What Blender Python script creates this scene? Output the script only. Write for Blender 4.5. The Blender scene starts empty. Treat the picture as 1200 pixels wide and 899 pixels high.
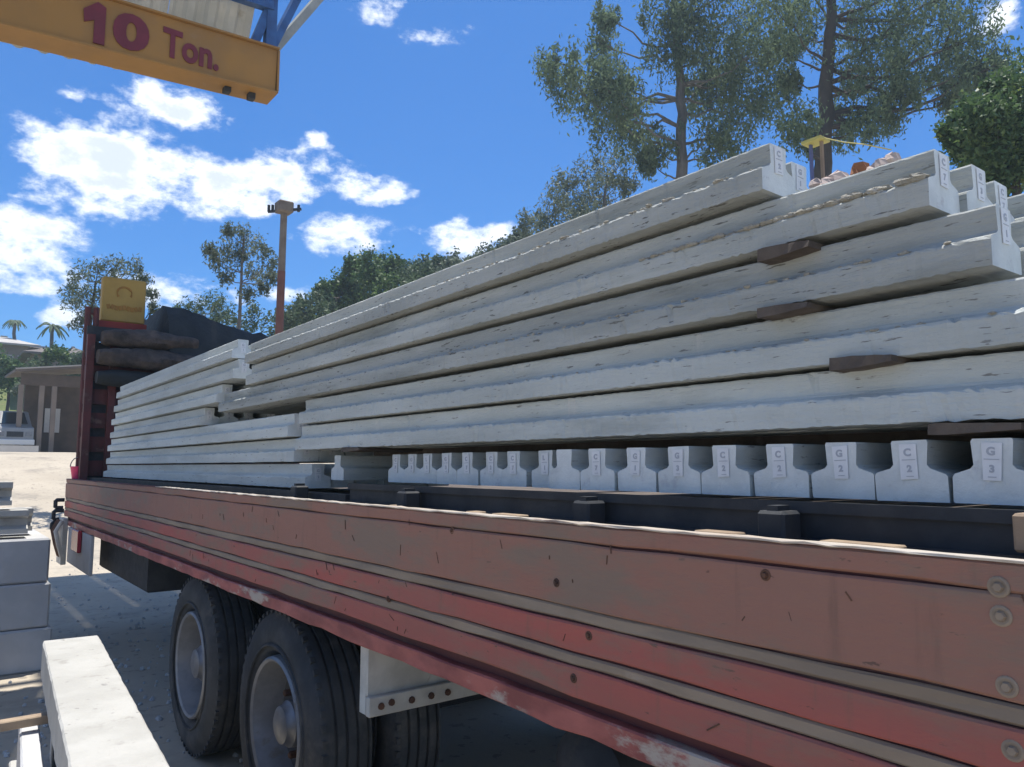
import bpy, math, random
import numpy as np
from mathutils import Vector, Matrix
random.seed(7); rng = np.random.default_rng(7)
S = bpy.context.scene
col = S.collection
D2 = bpy.data

# ------------------------------------------------------------------ camera
FPX = 895.0; PITCH = math.atan(97/895.0); YAW = math.atan(690/900.2); EYE = 1.65
Fv = Vector((math.sin(YAW)*math.cos(PITCH), math.cos(YAW)*math.cos(PITCH), math.sin(PITCH)))
Rv = Vector((math.cos(YAW), -math.sin(YAW), 0)); Uv = Rv.cross(Fv)
CAM = Vector((0, 0, EYE))
cd = D2.cameras.new('camera'); cam = D2.objects.new('camera', cd); col.objects.link(cam)
M3 = Matrix((Rv, Uv, -Fv)).transposed()
cam.matrix_world = Matrix.Translation(CAM) @ M3.to_4x4()
cd.sensor_width = 36; cd.lens = 36*FPX/1200; cd.clip_start = .05; cd.clip_end = 3000
S.camera = cam
def ray(x, y): return Fv + Rv*((x-600)/FPX) + Uv*((449.5-y)/FPX)
def at(x, y, d): return CAM + ray(x, y)*d                 # a bearing from the surveyed eye point, d metres ahead
def onX(x, y, X): r = ray(x, y); return CAM + r*(X/r.x)
def onY(x, y, Y): r = ray(x, y); return CAM + r*(Y/r.y)
def onZ(x, y, Z): r = ray(x, y); return CAM + r*((Z-EYE)/r.z)

# ------------------------------------------------------------------ world, sun, exposure
SUN = Vector((0.13, 0.13, 0.98)).normalized()
W = D2.worlds.new('World'); S.world = W; W.use_nodes = True
nt = W.node_tree; N = nt.nodes; L = nt.links; N.clear()
def nd(t, **k):
    n = N.new(t)
    for a, b in k.items(): setattr(n, a, b)
    return n
def wmath(op, a, b=None, c=None, clamp=False):
    n = nd('ShaderNodeMath', operation=op, use_clamp=clamp)
    for i, v in enumerate((a, b, c)):
        if v is None: continue
        if isinstance(v, (int, float)): n.inputs[i].default_value = v
        else: L.new(v, n.inputs[i])
    return n.outputs[0]
sky = nd('ShaderNodeTexSky', sky_type='NISHITA', sun_disc=False)
sky.sun_elevation = math.asin(SUN.z); sky.sun_rotation = math.atan2(SUN.x, SUN.y)
sky.air_density = 1.0; sky.dust_density = 0.35; sky.ozone_density = 3.0
tint = nd('ShaderNodeMix', data_type='RGBA', blend_type='MULTIPLY'); tint.inputs[0].default_value = 1
L.new(sky.outputs[0], tint.inputs[6]); tint.inputs[7].default_value = (0.062, 0.32, 0.60, 1)
tc = nd('ShaderNodeTexCoord'); sep = nd('ShaderNodeSeparateXYZ'); L.new(tc.outputs['Generated'], sep.inputs[0])
az = wmath('ARCTAN2', sep.outputs[0], sep.outputs[1]); el = wmath('ARCSINE', sep.outputs[2])
# gentle warp of the cloud outlines
nz = nd('ShaderNodeTexNoise'); nz.inputs['Scale'].default_value = 9; nz.inputs['Detail'].default_value = 9; nz.inputs['Roughness'].default_value = .6
mp = nd('ShaderNodeMapping'); mp.inputs['Scale'].default_value = (1, 1, 1.7)
L.new(tc.outputs['Generated'], mp.inputs[0]); L.new(mp.outputs[0], nz.inputs['Vector'])
nz2 = nd('ShaderNodeTexNoise'); nz2.inputs['Scale'].default_value = 30; nz2.inputs['Detail'].default_value = 8; nz2.inputs['Roughness'].default_value = .65
L.new(mp.outputs[0], nz2.inputs['Vector'])
cmb = nd('ShaderNodeCombineXYZ'); L.new(az, cmb.inputs[0]); L.new(el, cmb.inputs[1])
CLOUDS = [ # bearing of each cumulus lump (as picture position), half sizes, weight
 (75, 178, 52, 52, 1.0), (140, 185, 70, 60, 1.0), (120, 215, 75, 40, 1.0), (215, 132, 66, 28, .7), (170, 108, 36, 24, .5), (78, 112, 38, 20, .3),
 (200, 190, 40, 40, .9), (250, 215, 65, 40, 1.0), (330, 205, 80, 38, 1.0), (400, 222, 60, 22, .9), (450, 225, 36, 20, .75), (405, 272, 60, 27, 1.0), (300,240,40,24,.8),
 (45, 268, 70, 22, .7), (25, 305, 75, 38, 1.0), (210, 342, 75, 24, .95), (330, 345, 45, 12, .6), (75, 372, 40, 22, .8),
 (530, 285, 48, 26, .9), (585, 272, 34, 16, .55), (372, 167, 22, 16, .3), (500, 45, 70, 24, .02), (440, 18, 60, 30, .05), (505, 115, 1, 1, 0), (1175, 15, 30, 24, .7), (1010, 50, 1, 1, 0),
]
field = None
for (x, y, rx, ry, w) in CLOUDS:
    if w <= 0: continue
    c = ray(x, y).normalized(); ca = math.atan2(c.x, c.y); ce = math.asin(c.z)
    e = ray(x+rx, y).normalized(); ra = abs(math.atan2(e.x, e.y)-ca); e = ray(x, y-ry).normalized(); re = abs(math.asin(e.z)-ce)
    a = nd('ShaderNodeVectorMath', operation='SUBTRACT'); L.new(cmb.outputs[0], a.inputs[0]); a.inputs[1].default_value = (ca, ce, 0)
    b = nd('ShaderNodeVectorMath', operation='MULTIPLY'); L.new(a.outputs[0], b.inputs[0]); b.inputs[1].default_value = (1/ra, 1/re, 0)
    l = nd('ShaderNodeVectorMath', operation='LENGTH'); L.new(b.outputs[0], l.inputs[0])
    v = wmath('MULTIPLY_ADD', l.outputs['Value'], -1.0, 1.0); 
    v = wmath('ADD', v, (w-1)*.55)
    field = v if field is None else wmath('SMOOTH_MAX', field, v, .25)
# the same kind of scattered cumulus goes on round the rest of the sky
nz3 = nd('ShaderNodeTexNoise'); nz3.inputs['Scale'].default_value = 3.1; nz3.inputs['Detail'].default_value = 3
L.new(mp.outputs[0], nz3.inputs['Vector'])
dt = nd('ShaderNodeVectorMath', operation='DOT_PRODUCT'); L.new(tc.outputs['Generated'], dt.inputs[0]); dt.inputs[1].default_value = tuple(Fv)
away = wmath('MULTIPLY_ADD', dt.outputs['Value'], -4.0, 2.6, clamp=True)
oth = wmath('MULTIPLY', wmath('MULTIPLY_ADD', nz3.outputs[0], 6.0, -3.15), away)
oth = wmath('ADD', oth, wmath('MULTIPLY_ADD', away, 1.0, -1.0))
field = wmath('MAXIMUM', field, oth)
n1 = wmath('MULTIPLY_ADD', nz.outputs[0], 3.2, -1.62); n2 = wmath('MULTIPLY_ADD', nz2.outputs[0], 2.2, -1.12)
f2 = wmath('ADD', wmath('ADD', field, n1), n2)
mr = nd('ShaderNodeMapRange', interpolation_type='SMOOTHSTEP'); L.new(f2, mr.inputs[0])
mr.inputs[1].default_value = -.15; mr.inputs[2].default_value = .75
horiz = nd('ShaderNodeMapRange'); L.new(sep.outputs[2], horiz.inputs[0]); horiz.inputs[1].default_value = 0; horiz.inputs[2].default_value = .04
mask = wmath('MULTIPLY', mr.outputs[0], horiz.outputs[0])
mask = wmath('MULTIPLY', mask, .97)
# thick middles are greyer than the rims
thick = nd('ShaderNodeMapRange', interpolation_type='SMOOTHSTEP'); L.new(f2, thick.inputs[0]); thick.inputs[1].default_value = .45; thick.inputs[2].default_value = 1.15
cc = nd('ShaderNodeMix', data_type='RGBA'); L.new(thick.outputs[0], cc.inputs[0])
cc.inputs[6].default_value = (5.6, 5.75, 5.9, 1); cc.inputs[7].default_value = (3.6, 3.9, 4.35, 1)
mx = nd('ShaderNodeMix', data_type='RGBA'); L.new(mask, mx.inputs[0]); L.new(tint.outputs[2], mx.inputs[6]); L.new(cc.outputs[2], mx.inputs[7])
bg = nd('ShaderNodeBackground'); bg.inputs[1].default_value = 0.13; L.new(mx.outputs[2], bg.inputs[0])
wo = nd('ShaderNodeOutputWorld'); L.new(bg.outputs[0], wo.inputs[0])

sl = D2.lights.new('sun', 'SUN'); sl.energy = 3.9; sl.angle = math.radians(.5); sl.color = (1, .95, .87)
so = D2.objects.new('sun', sl); col.objects.link(so); so.rotation_mode = 'QUATERNION'
so.rotation_quaternion = (-SUN).to_track_quat('-Z', 'Y'); so.location = (0, 0, 30)
S.view_settings.view_transform = 'Standard'; S.view_settings.look = 'None'; S.view_settings.exposure = 0.96; S.view_settings.gamma = 1

# ------------------------------------------------------------------ materials
def mat(name, c1, c2=None, scale=6, rough=.85, bump=.3, bscale=60, stretch=(1, 1, 1), c3=None, s3=1.6, t3=(.55, .7), metal=0, spec=.3, rnd=True, bdist=.004, detail=6, vary=0.0, trans=0, chips=None, runs=None):
    m = D2.materials.new(name); m.use_nodes = True; t = m.node_tree; n = t.nodes; l = t.links
    p = n['Principled BSDF']; p.inputs['Roughness'].default_value = rough; p.inputs['Metallic'].default_value = metal
    p.inputs['Specular IOR Level'].default_value = spec
    c4 = lambda c: tuple(c)+(1,)
    tcn = n.new('ShaderNodeTexCoord'); oi = n.new('ShaderNodeObjectInfo')
    va = n.new('ShaderNodeVectorMath'); va.operation = 'MULTIPLY_ADD'
    cb = n.new('ShaderNodeCombineXYZ')
    for i, k in enumerate((37., 91., 53.)):
        mm = n.new('ShaderNodeMath'); mm.operation = 'MULTIPLY'; mm.inputs[1].default_value = k if rnd else 0
        l.new(oi.outputs['Random'], mm.inputs[0]); l.new(mm.outputs[0], cb.inputs[i])
    va.inputs[1].default_value = (1, 1, 1); l.new(tcn.outputs['Object'], va.inputs[0]); l.new(cb.outputs[0], va.inputs[2])
    mpn = n.new('ShaderNodeMapping'); mpn.inputs['Scale'].default_value = stretch; l.new(va.outputs[0], mpn.inputs[0])
    def noise(sc, det=detail, r=.6):
        q = n.new('ShaderNodeTexNoise'); q.inputs['Scale'].default_value = sc; q.inputs['Detail'].default_value = det; q.inputs['Roughness'].default_value = r
        l.new(mpn.outputs[0], q.inputs['Vector']); return q.outputs[0]
    def ramp(src, a, b):
        q = n.new('ShaderNodeMapRange'); q.interpolation_type = 'SMOOTHSTEP'; l.new(src, q.inputs[0]); q.inputs[1].default_value = a; q.inputs[2].default_value = b; return q.outputs[0]
    def mix(f, a, b, bt='MIX'):
        q = n.new('ShaderNodeMix'); q.data_type = 'RGBA'; q.blend_type = bt
        if isinstance(f, float): q.inputs[0].default_value = f
        else: l.new(f, q.inputs[0])
        for i, v in ((6, a), (7, b)):
            if isinstance(v, tuple): q.inputs[i].default_value = c4(v)
            else: l.new(v, q.inputs[i])
        return q.outputs[2]
    out = None
    if c2 is not None:
        out = mix(ramp(noise(scale), .34, .66), c1, c2)
        if chips: out = mix(ramp(noise(chips[0], 4, .6), chips[1], chips[1]+.05), out, tuple(chips[2]))
        if runs:
            mq = n.new('ShaderNodeMapping'); mq.inputs['Scale'].default_value = (9, 9, .9); l.new(va.outputs[0], mq.inputs[0])
            q = n.new('ShaderNodeTexNoise'); q.inputs['Scale'].default_value = 2.2; q.inputs['Detail'].default_value = 7; q.inputs['Roughness'].default_value = .65; l.new(mq.outputs[0], q.inputs['Vector'])
            out = mix(ramp(q.outputs[0], runs[1], runs[2]), out, tuple(runs[0]))
        if c3 is not None: out = mix(ramp(noise(s3, 8, .68), *t3), out, c3)
        if vary:
            hv = n.new('ShaderNodeHueSaturation'); l.new(out, hv.inputs['Color'])
            q = n.new('ShaderNodeMath'); q.operation = 'MULTIPLY_ADD'; l.new(oi.outputs['Random'], q.inputs[0]); q.inputs[1].default_value = 2*vary; q.inputs[2].default_value = 1-vary
            l.new(q.outputs[0], hv.inputs['Value']); out = hv.outputs[0]
        l.new(out, p.inputs['Base Color'])
        rr = n.new('ShaderNodeMath'); rr.operation = 'MULTIPLY_ADD'; l.new(noise(scale*3), rr.inputs[0]); rr.inputs[1].default_value = .25; rr.inputs[2].default_value = rough-.12
        l.new(rr.outputs[0], p.inputs['Roughness'])
    else: p.inputs['Base Color'].default_value = c4(c1)
    if bump:
        b = n.new('ShaderNodeBump'); b.inputs['Strength'].default_value = bump; b.inputs['Distance'].default_value = bdist
        l.new(noise(bscale, 8, .7), b.inputs['Height']); l.new(b.outputs[0], p.inputs['Normal'])
    if trans:
        tr = n.new('ShaderNodeBsdfTranslucent'); ms = n.new('ShaderNodeMixShader'); ms.inputs[0].default_value = trans
        if out is not None: l.new(out, tr.inputs[0])
        else: tr.inputs[0].default_value = c4(c1)
        l.new(p.outputs[0], ms.inputs[1]); l.new(tr.outputs[0], ms.inputs[2]); l.new(ms.outputs[0], n['Material Output'].inputs[0])
    return m
M = {}
M['concrete'] = mat('beam_concrete', (.56, .595, .575), (.47, .50, .48), 6, .9, .9, 90, (1, .22, 1.6), c3=(.37, .395, .375), s3=3.3, t3=(.52, .74), vary=.1, bdist=.006, chips=(75, .64, (.24, .24, .23)), runs=((.60, .60, .57), .6, .75))
M['concrete_old'] = mat('weathered_beam_concrete', (.49, .51, .485), (.39, .41, .39), 8, .92, 1., 80, (1, .2, 1.6), c3=(.27, .29, .27), s3=3.6, t3=(.5, .72), vary=.1, bdist=.007, chips=(65, .62, (.17, .17, .155)), runs=((.50, .49, .45), .6, .76))
M['concrete_end'] = mat('lightened_beam_end', (.68, .71, .70), (.58, .61, .60), 14, .85, .6, 120, c3=(.50, .51, .52), s3=18, t3=(.58, .7), vary=.05)  # cut ends paler than the sides, tone lifted as the sun misses them
M['block'] = mat('grey_block_concrete', (.46, .46, .46), (.37, .375, .38), 2.5, .9, .5, 30, c3=(.42, .41, .39), s3=5)
M['concrete_pale'] = mat('pale_precast', (.42, .415, .39), (.36, .355, .33), 4, .85, .9, 60, (1, 1, 1), c3=(.28, .27, .245), s3=7, t3=(.56, .72), bdist=.005, chips=(30, .66, (.25, .245, .23)))
M['crust'] = mat('mortar_crust', (.42, .40, .34), (.30, .29, .25), 30, .95, 1., 90, c3=(.54, .52, .46), s3=25, bdist=.008)
M['label'] = mat('label_paper', (.72, .73, .74), (.66, .67, .68), 20, .7, .05)
M['ink'] = mat('label_ink', (.40, .42, .46), bump=0)
M['red_paint'] = mat('faded_red_board_paint', (.37, .098, .08), (.31, .105, .085), 6, .66, .9, 45, (1, .28, 1), c3=(.225, .145, .11), s3=4.5, t3=(.45, .64), spec=.35, bdist=.003, chips=(55, .67, (.12, .065, .05)), runs=((.19, .105, .078), .54, .8))
M['brown_board'] = mat('worn_brown_red_board', (.27, .14, .105), (.31, .13, .095), 5, .68, .9, 45, (1, .3, 1), c3=(.215, .15, .115), s3=5, t3=(.43, .62), spec=.35, bdist=.003, chips=(55, .67, (.12, .065, .05)), runs=((.19, .105, .078), .54, .8))
M['strip'] = mat('tan_rubbing_strip', (.28, .22, .165), (.21, .165, .125), 9, .65, .4, 60, (1, .3, 1), c3=(.33, .27, .22), s3=7, t3=(.6, .72), spec=.35)
M['cap'] = mat('bare_metal_edge', (.46, .42, .37), (.42, .36, .30), 12, .5, .3, 60, (1, .3, 1), c3=(.20, .12, .09), s3=9, t3=(.58, .7))
M['maroon'] = mat('maroon_steel', (.12, .035, .035), (.07, .03, .03), 6, .6, .4, 50, (1, .3, 1), c3=(.17, .10, .08), s3=6)
M['rail_paint'] = mat('chipped_red_rail_paint', (.40, .12, .10), (.22, .06, .055), 10, .55, .5, 50, (1, .4, 1), c3=(.40, .34, .29), s3=6, t3=(.56, .64), spec=.4)
M['dark_steel'] = mat('dark_steel', (.022, .026, .032), (.04, .043, .048), 8, .6, .4, 50, c3=(.07, .06, .05), s3=5, t3=(.6, .75))
M['rust'] = mat('rusty_steel', (.14, .07, .045), (.07, .04, .03), 12, .8, .5, 60)
M['rubber'] = mat('tyre_rubber', (.04, .045, .05), (.06, .065, .07), 7, .85, .4, 60, c3=(.12, .115, .105), s3=4, t3=(.5, .75))
M['rim'] = mat('rim_steel', (.24, .25, .27), (.17, .18, .20), 8, .4, .2, 50, metal=.5, c3=(.16, .14, .12), s3=7, t3=(.6, .75))
M['rim_dark'] = mat('shade_dark_disc', (.10, .105, .11), (.07, .073, .078), 8, .6, .3, 50, c3=(.15, .13, .11), s3=7)  # disc darkened, shade of the recess inside the rim put into its colour
M['rim_light'] = mat('dusty_light_rim', (.26, .27, .285), (.19, .20, .215), 8, .45, .2, 50, metal=.2, c3=(.18, .16, .14), s3=7, t3=(.56, .72))
M['white_paint'] = mat('dirty_white_paint', (.62, .60, .54), (.48, .46, .41), 7, .6, .3, 50, c3=(.30, .22, .16), s3=6, t3=(.62, .74))
M['wood'] = mat('rough_wood', (.13, .105, .085), (.075, .06, .05), 8, .85, .7, 60, (1, 1, 1), c3=(.15, .125, .10), s3=9)
M['wood_pale'] = mat('sunbleached_wood', (.34, .26, .18), (.24, .18, .13), 8, .85, .6, 50)
M['yellow'] = mat('crane_yellow', (.34, .18, .05), (.28, .155, .052), 2.5, .6, .15, 40, c3=(.30, .19, .10), s3=2.5, t3=(.6, .8), rnd=False)
M['sign_yellow'] = mat('sign_yellow', (.38, .255, .07), (.31, .205, .06), 3, .6, .1, 40)
M['sign_red'] = mat('sign_red', (.26, .04, .03), (.18, .03, .03), 4, .6, .1)
M['text_red'] = mat('lettering_maroon', (.17, .03, .045), (.14, .028, .04), 6, .55, 0)
M['emblem'] = mat('faded_emblem_paint', (.33, .17, .04), (.28, .15, .04), 6, .7, 0)
M['sheet'] = mat('corrugated_sheet', (.62, .61, .56), (.52, .52, .48), 3, .5, .1, 30, c3=(.45, .42, .35), s3=4, trans=.35)
M['truss_blue'] = mat('truss_blue_paint', (.045, .12, .30), (.035, .08, .20), 6, .5, .1)
M['truss_grey'] = mat('galvanised_steel', (.34, .36, .34), (.26, .28, .27), 6, .5, .1)
M['tarp'] = mat('dark_tarpaulin', (.018, .024, .028), (.028, .034, .037), 3, .7, .5, 12, bdist=.03)
M['sack'] = mat('dusty_brown_tarpaulin', (.10, .08, .07), (.055, .048, .045), 9, .9, 1., 25, bdist=.02, c3=(.03, .028, .028), s3=5)
M['lamp_red'] = mat('red_lens', (.34, .02, .04), bump=0, rough=.25, spec=.5)
M['pink'] = mat('pink_plastic', (.75, .06, .16), bump=0, rough=.4)
M['ground'] = mat('dusty_concrete_yard', (.42, .37, .295), (.36, .315, .25), .5, .95, .5, 12, c3=(.24, .215, .18), s3=.9, t3=(.5, .72), rnd=False, bdist=.01, chips=(9, .6, (.27, .24, .20)), detail=8)
M['grass'] = mat('dry_grass', (.13, .15, .05), (.08, .11, .04), .6, .95, .6, 8, c3=(.22, .19, .09), s3=.3, rnd=False, bdist=.05)
M['leaf_gum'] = mat('gum_leaves', (.17, .23, .13), (.09, .14, .085), 1.1, .85, 0, trans=.4, spec=.08, c3=(.15, .20, .11), s3=3, t3=(.52, .66), rnd=False)
M['leaf_dark'] = mat('dark_leaves', (.09, .155, .05), (.055, .105, .04), .9, .5, 0, trans=.35, c3=(.20, .26, .05), s3=2.5, t3=(.58, .66), rnd=False)  # yellow-green third tone paints sunlit dabs into the leaves
M['leaf_mid'] = mat('mid_green_leaves', (.10, .145, .075), (.06, .10, .055), .7, .6, 0, trans=.25, rnd=False)
M['leaf_pale'] = mat('pale_leaves', (.15, .185, .13), (.10, .135, .095), 1., .6, 0, trans=.3, rnd=False)
M['bark'] = mat('grey_bark', (.15, .14, .13), (.09, .085, .08), 5, .9, .6, 20, (1, 1, .3))
M['bark_dark'] = mat('dark_bark', (.07, .058, .052), (.045, .038, .035), 5, .9, .6, 20, (1, 1, .3))
M['roof_tile'] = mat('grey_brown_roof', (.17, .145, .13), (.12, .105, .10), 1.5, .9, .5, 8)
M['roof_pale'] = mat('pale_metal_roof', (.42, .40, .37), (.33, .31, .29), 1.5, .7, .2, 8)
M['wall_tan'] = mat('tan_render', (.24, .195, .16), (.19, .155, .13), 1., .9, .3, 10)
M['wall_white'] = mat('white_render', (.62, .60, .56), (.52, .50, .47), 1., .9, .3, 10)
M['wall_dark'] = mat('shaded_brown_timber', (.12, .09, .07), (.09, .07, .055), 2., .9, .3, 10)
M['glass'] = mat('window_glass', (.02, .025, .03), bump=0, rough=.1, spec=.6)
M['car_grey'] = mat('grey_car_paint', (.28, .28, .27), bump=0, rough=.3, spec=.5)
M['dark_car'] = mat('dark_teal_car_paint', (.035, .055, .065), bump=0, rough=.3, spec=.5)
M['car_white'] = mat('white_car_paint', (.70, .70, .68), bump=0, rough=.35)
M['pole'] = mat('weathered_pole', (.20, .17, .14), (.15, .12, .10), 4, .85, .3, 20)
M['pole_red'] = mat('red_primer_pole', (.17, .075, .06), (.13, .06, .05), 4, .8, .2)
M['rubble'] = mat('pinkish_rubble', (.52, .42, .37), (.40, .33, .30), 9, .95, .6, 40)
M['orange'] = mat('orange_brick', (.34, .16, .08), (.28, .13, .07), 9, .9, .4, 40)
M['yellow_plastic'] = mat('yellow_plank_paint', (.50, .44, .14), (.42, .37, .12), 6, .6, .1)
M['blue_cloth'] = mat('blue_grey_post', (.13, .15, .28), bump=0)

# ------------------------------------------------------------------ mesh helpers
class MB:
    def __init__(s): s.v = []; s.f = []; s.m = []
    def add(s, vs, fs, mi=0):
        o = len(s.v); s.v += [tuple(v) for v in vs]; s.f += [tuple(i+o for i in f) for f in fs]; s.m += [mi]*len(fs); return s
    def box(s, a, b, mi=0, bev=0):
        (x0, y0, z0), (x1, y1, z1) = a, b
        if bev:
            q = bev
            vs = []
            for z, i in ((z0, q), (z0+q, 0), (z1-q, 0), (z1, q)):
                for (x, y) in ((x0+i, y0+q), (x0+q, y0+i), (x1-q, y0+i), (x1-i, y0+q), (x1-i, y1-q), (x1-q, y1-i), (x0+q, y1-i), (x0+i, y1-q)):
                    vs.append((x, y, z))
            fs = [tuple(range(7, -1, -1)), tuple(range(24, 32))]
            for k in range(3):
                for j in range(8): fs.append((k*8+j, k*8+(j+1) % 8, k*8+8+(j+1) % 8, k*8+8+j))
            return s.add(vs, fs, mi)
        vs = [(x0, y0, z0), (x1, y0, z0), (x1, y1, z0), (x0, y1, z0), (x0, y0, z1), (x1, y0, z1), (x1, y1, z1), (x0, y1, z1)]
        return s.add(vs, [(3, 2, 1, 0), (4, 5, 6, 7), (0, 1, 5, 4), (1, 2, 6, 5), (2, 3, 7, 6), (3, 0, 4, 7)], mi)
    def tube(s, pts, rs, n=8, mi=0, cap=True):
        pts = [Vector(p) for p in pts]
        if not hasattr(rs, '__len__'): rs = [rs]*len(pts)
        vs = []; ref = None
        for i, p in enumerate(pts):
            t = (pts[min(i+1, len(pts)-1)]-pts[max(i-1, 0)]).normalized()
            if ref is None: ref = Vector((1, 0, 0)) if abs(t.x) < .8 else Vector((0, 1, 0))
            u = (ref-t*ref.dot(t)).normalized(); w = t.cross(u); ref = u
            for k in range(n):
                a = 2*math.pi*k/n; vs.append(p+(u*math.cos(a)+w*math.sin(a))*rs[i])
        fs = []
        for i in range(len(pts)-1):
            for k in range(n): fs.append((i*n+k, i*n+(k+1) % n, (i+1)*n+(k+1) % n, (i+1)*n+k))
        if cap: fs.append(tuple(range(n-1, -1, -1))); fs.append(tuple((len(pts)-1)*n+k for k in range(n)))
        return s.add(vs, fs, mi)
    def lathe(s, prof, c, axis='x', n=48, mi=0, closed=False):   # prof: (offset along axis, radius)
        vs = []
        for (o, r) in prof:
            for k in range(n):
                a = 2*math.pi*k/n; u, w = r*math.cos(a), r*math.sin(a)
                d = (o, u, w) if axis == 'x' else ((u, o, w) if axis == 'y' else (u, w, o))
                vs.append((c[0]+d[0], c[1]+d[1], c[2]+d[2]))
        fs = []; m = len(prof)
        for i in range(m if closed else m-1):
            j = (i+1) % m
            for k in range(n): fs.append((i*n+k, j*n+k, j*n+(k+1) % n, i*n+(k+1) % n))
        return s.add(vs, fs, mi)
    def prism(s, prof, axis, a, b, mi=0):      # prof 2D polygon extruded between a and b along axis
        def P(u, w, t): return (t, u, w) if axis == 'x' else ((u, t, w) if axis == 'y' else (u, w, t))
        n = len(prof); vs = [P(u, w, a) for u, w in prof]+[P(u, w, b) for u, w in prof]
        fs = [tuple(range(n)), tuple(range(2*n-1, n-1, -1))]+[(i, i+n, (i+1) % n+n, (i+1) % n) for i in range(n)]
        return s.add(vs, fs, mi)
    def bar(s, p, q, w, h, mi=0):              # rectangular bar from p to q
        p, q = Vector(p), Vector(q); t = (q-p).normalized()
        up = Vector((0, 0, 1)) if abs(t.z) < .95 else Vector((0, 1, 0))
        u = t.cross(up).normalized()*w/2; v = u.normalized().cross(t)*h/2
        vs = [p-u-v, p+u-v, p+u+v, p-u+v, q-u-v, q+u-v, q+u+v, q-u+v]
        return s.add(vs, [(3, 2, 1, 0), (4, 5, 6, 7), (0, 1, 5, 4), (1, 2, 6, 5), (2, 3, 7, 6), (3, 0, 4, 7)], mi)
    def lump(s, c, r, mi=0, sq=(1, 1, 1)):
        vs = []; fs = []; nu, nv = 7, 4
        for j in range(nv+1):
            th = math.pi*j/nv
            for i in range(nu):
                ph = 2*math.pi*i/nu+.3*j; k = r*random.uniform(.72, 1.2)
                vs.append((c[0]+k*sq[0]*math.sin(th)*math.cos(ph), c[1]+k*sq[1]*math.sin(th)*math.sin(ph), c[2]+k*sq[2]*math.cos(th)))
        for j in range(nv):
            for i in range(nu): fs.append((j*nu+i, (j+1)*nu+i, (j+1)*nu+(i+1) % nu, j*nu+(i+1) % nu))
        return s.add(vs, fs, mi)
    def mesh(s, name, mats, org=(0, 0, 0), smooth=False):
        me = D2.meshes.new(name); ox, oy, oz = org
        me.from_pydata([(v[0]-ox, v[1]-oy, v[2]-oz) for v in s.v], [], s.f)
        for m_ in (mats if isinstance(mats, (list, tuple)) else [mats]): me.materials.append(m_)
        me.polygons.foreach_set('material_index', s.m)
        if smooth: me.polygons.foreach_set('use_smooth', [True]*len(s.f))
        me.update()
        import bmesh
        bm = bmesh.new(); bm.from_mesh(me); bmesh.ops.recalc_face_normals(bm, faces=bm.faces); bm.to_mesh(me); bm.free()
        if smooth:
            try: me.set_sharp_from_angle(angle=math.radians(40))
            except Exception: pass
        return me
def wpos(o):
    p = Vector((0, 0, 0))
    while o: p += o.location; o = o.parent
    return p
def part(name, mb, mats, parent=None, smooth=False, label=None, kind=None, org=None):
    o0 = org if org is not None else (wpos(parent) if parent else (0, 0, 0))
    o = D2.objects.new(name, mb.mesh(name, mats, o0, smooth)); col.objects.link(o)
    if parent: o.parent = parent
    elif org is not None: o.location = org
    if label: o['label'] = label
    if kind: o['kind'] = kind
    return o
def tag(o, label, cat, group=None):
    o['label'] = label; o['category'] = cat
    if group: o['group'] = group
    return o
def thing(name, loc, label, cat, group=None):
    o = D2.objects.new(name, None); o.empty_display_size = .2; col.objects.link(o); o.location = loc; return tag(o, label, cat, group)
def copy_tree(o, loc, label):
    c = o.copy(); col.objects.link(c); c.location = loc; c['label'] = label
    for ch in o.children:
        k = ch.copy(); col.objects.link(k); k.parent = c
        for g in ch.children: q = g.copy(); col.objects.link(q); q.parent = k
    return c
def text_mb(body, size, bold=0.0, ext=.004):
    cu = D2.curves.new('t', 'FONT'); cu.body = body; cu.size = size; cu.offset = bold; cu.extrude = ext; cu.resolution_u = 4
    to = D2.objects.new('t', cu); col.objects.link(to); dg = bpy.context.evaluated_depsgraph_get()
    me = D2.meshes.new_from_object(to.evaluated_get(dg)); mb = MB()
    mb.add([tuple(v.co) for v in me.vertices], [tuple(p.vertices) for p in me.polygons])
    D2.objects.remove(to); D2.curves.remove(cu); D2.meshes.remove(me); return mb

# ------------------------------------------------------------------ ground
def gz(x, y):
    r = y
    if r < 16: h = 0
    elif r < 31: t = (r-16)/15; h = 2.15*t*t*(3-2*t)
    elif r < 42: h = 2.15
    else: h = 2.15+min((r-42)*.26, 9)
    return h
def ground_sheet():
    xs = sorted(set([-400, -200, -100, -60, -40]+list(range(-30, 31, 2))+[36, 45, 60, 100, 200, 400])); ys = sorted(set([-300, -100, -40, -10, 0]+list(range(2, 90, 2))+[100, 140, 200, 300, 600]))
    mb = MB(); vs = [(x, y, gz(x, y)) for y in ys for x in xs]; n = len(xs); fs = []; mi = []
    for j in range(len(ys)-1):
        for i in range(n-1):
            fs.append((j*n+i, j*n+i+1, (j+1)*n+i+1, (j+1)*n+i)); mi.append(1 if ys[j] >= 42 else 0)
    mb.add(vs, fs); mb.m = mi
    part('ground', mb, [M['ground'], M['grass']], smooth=True, kind='structure')
ground_sheet()

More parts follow.
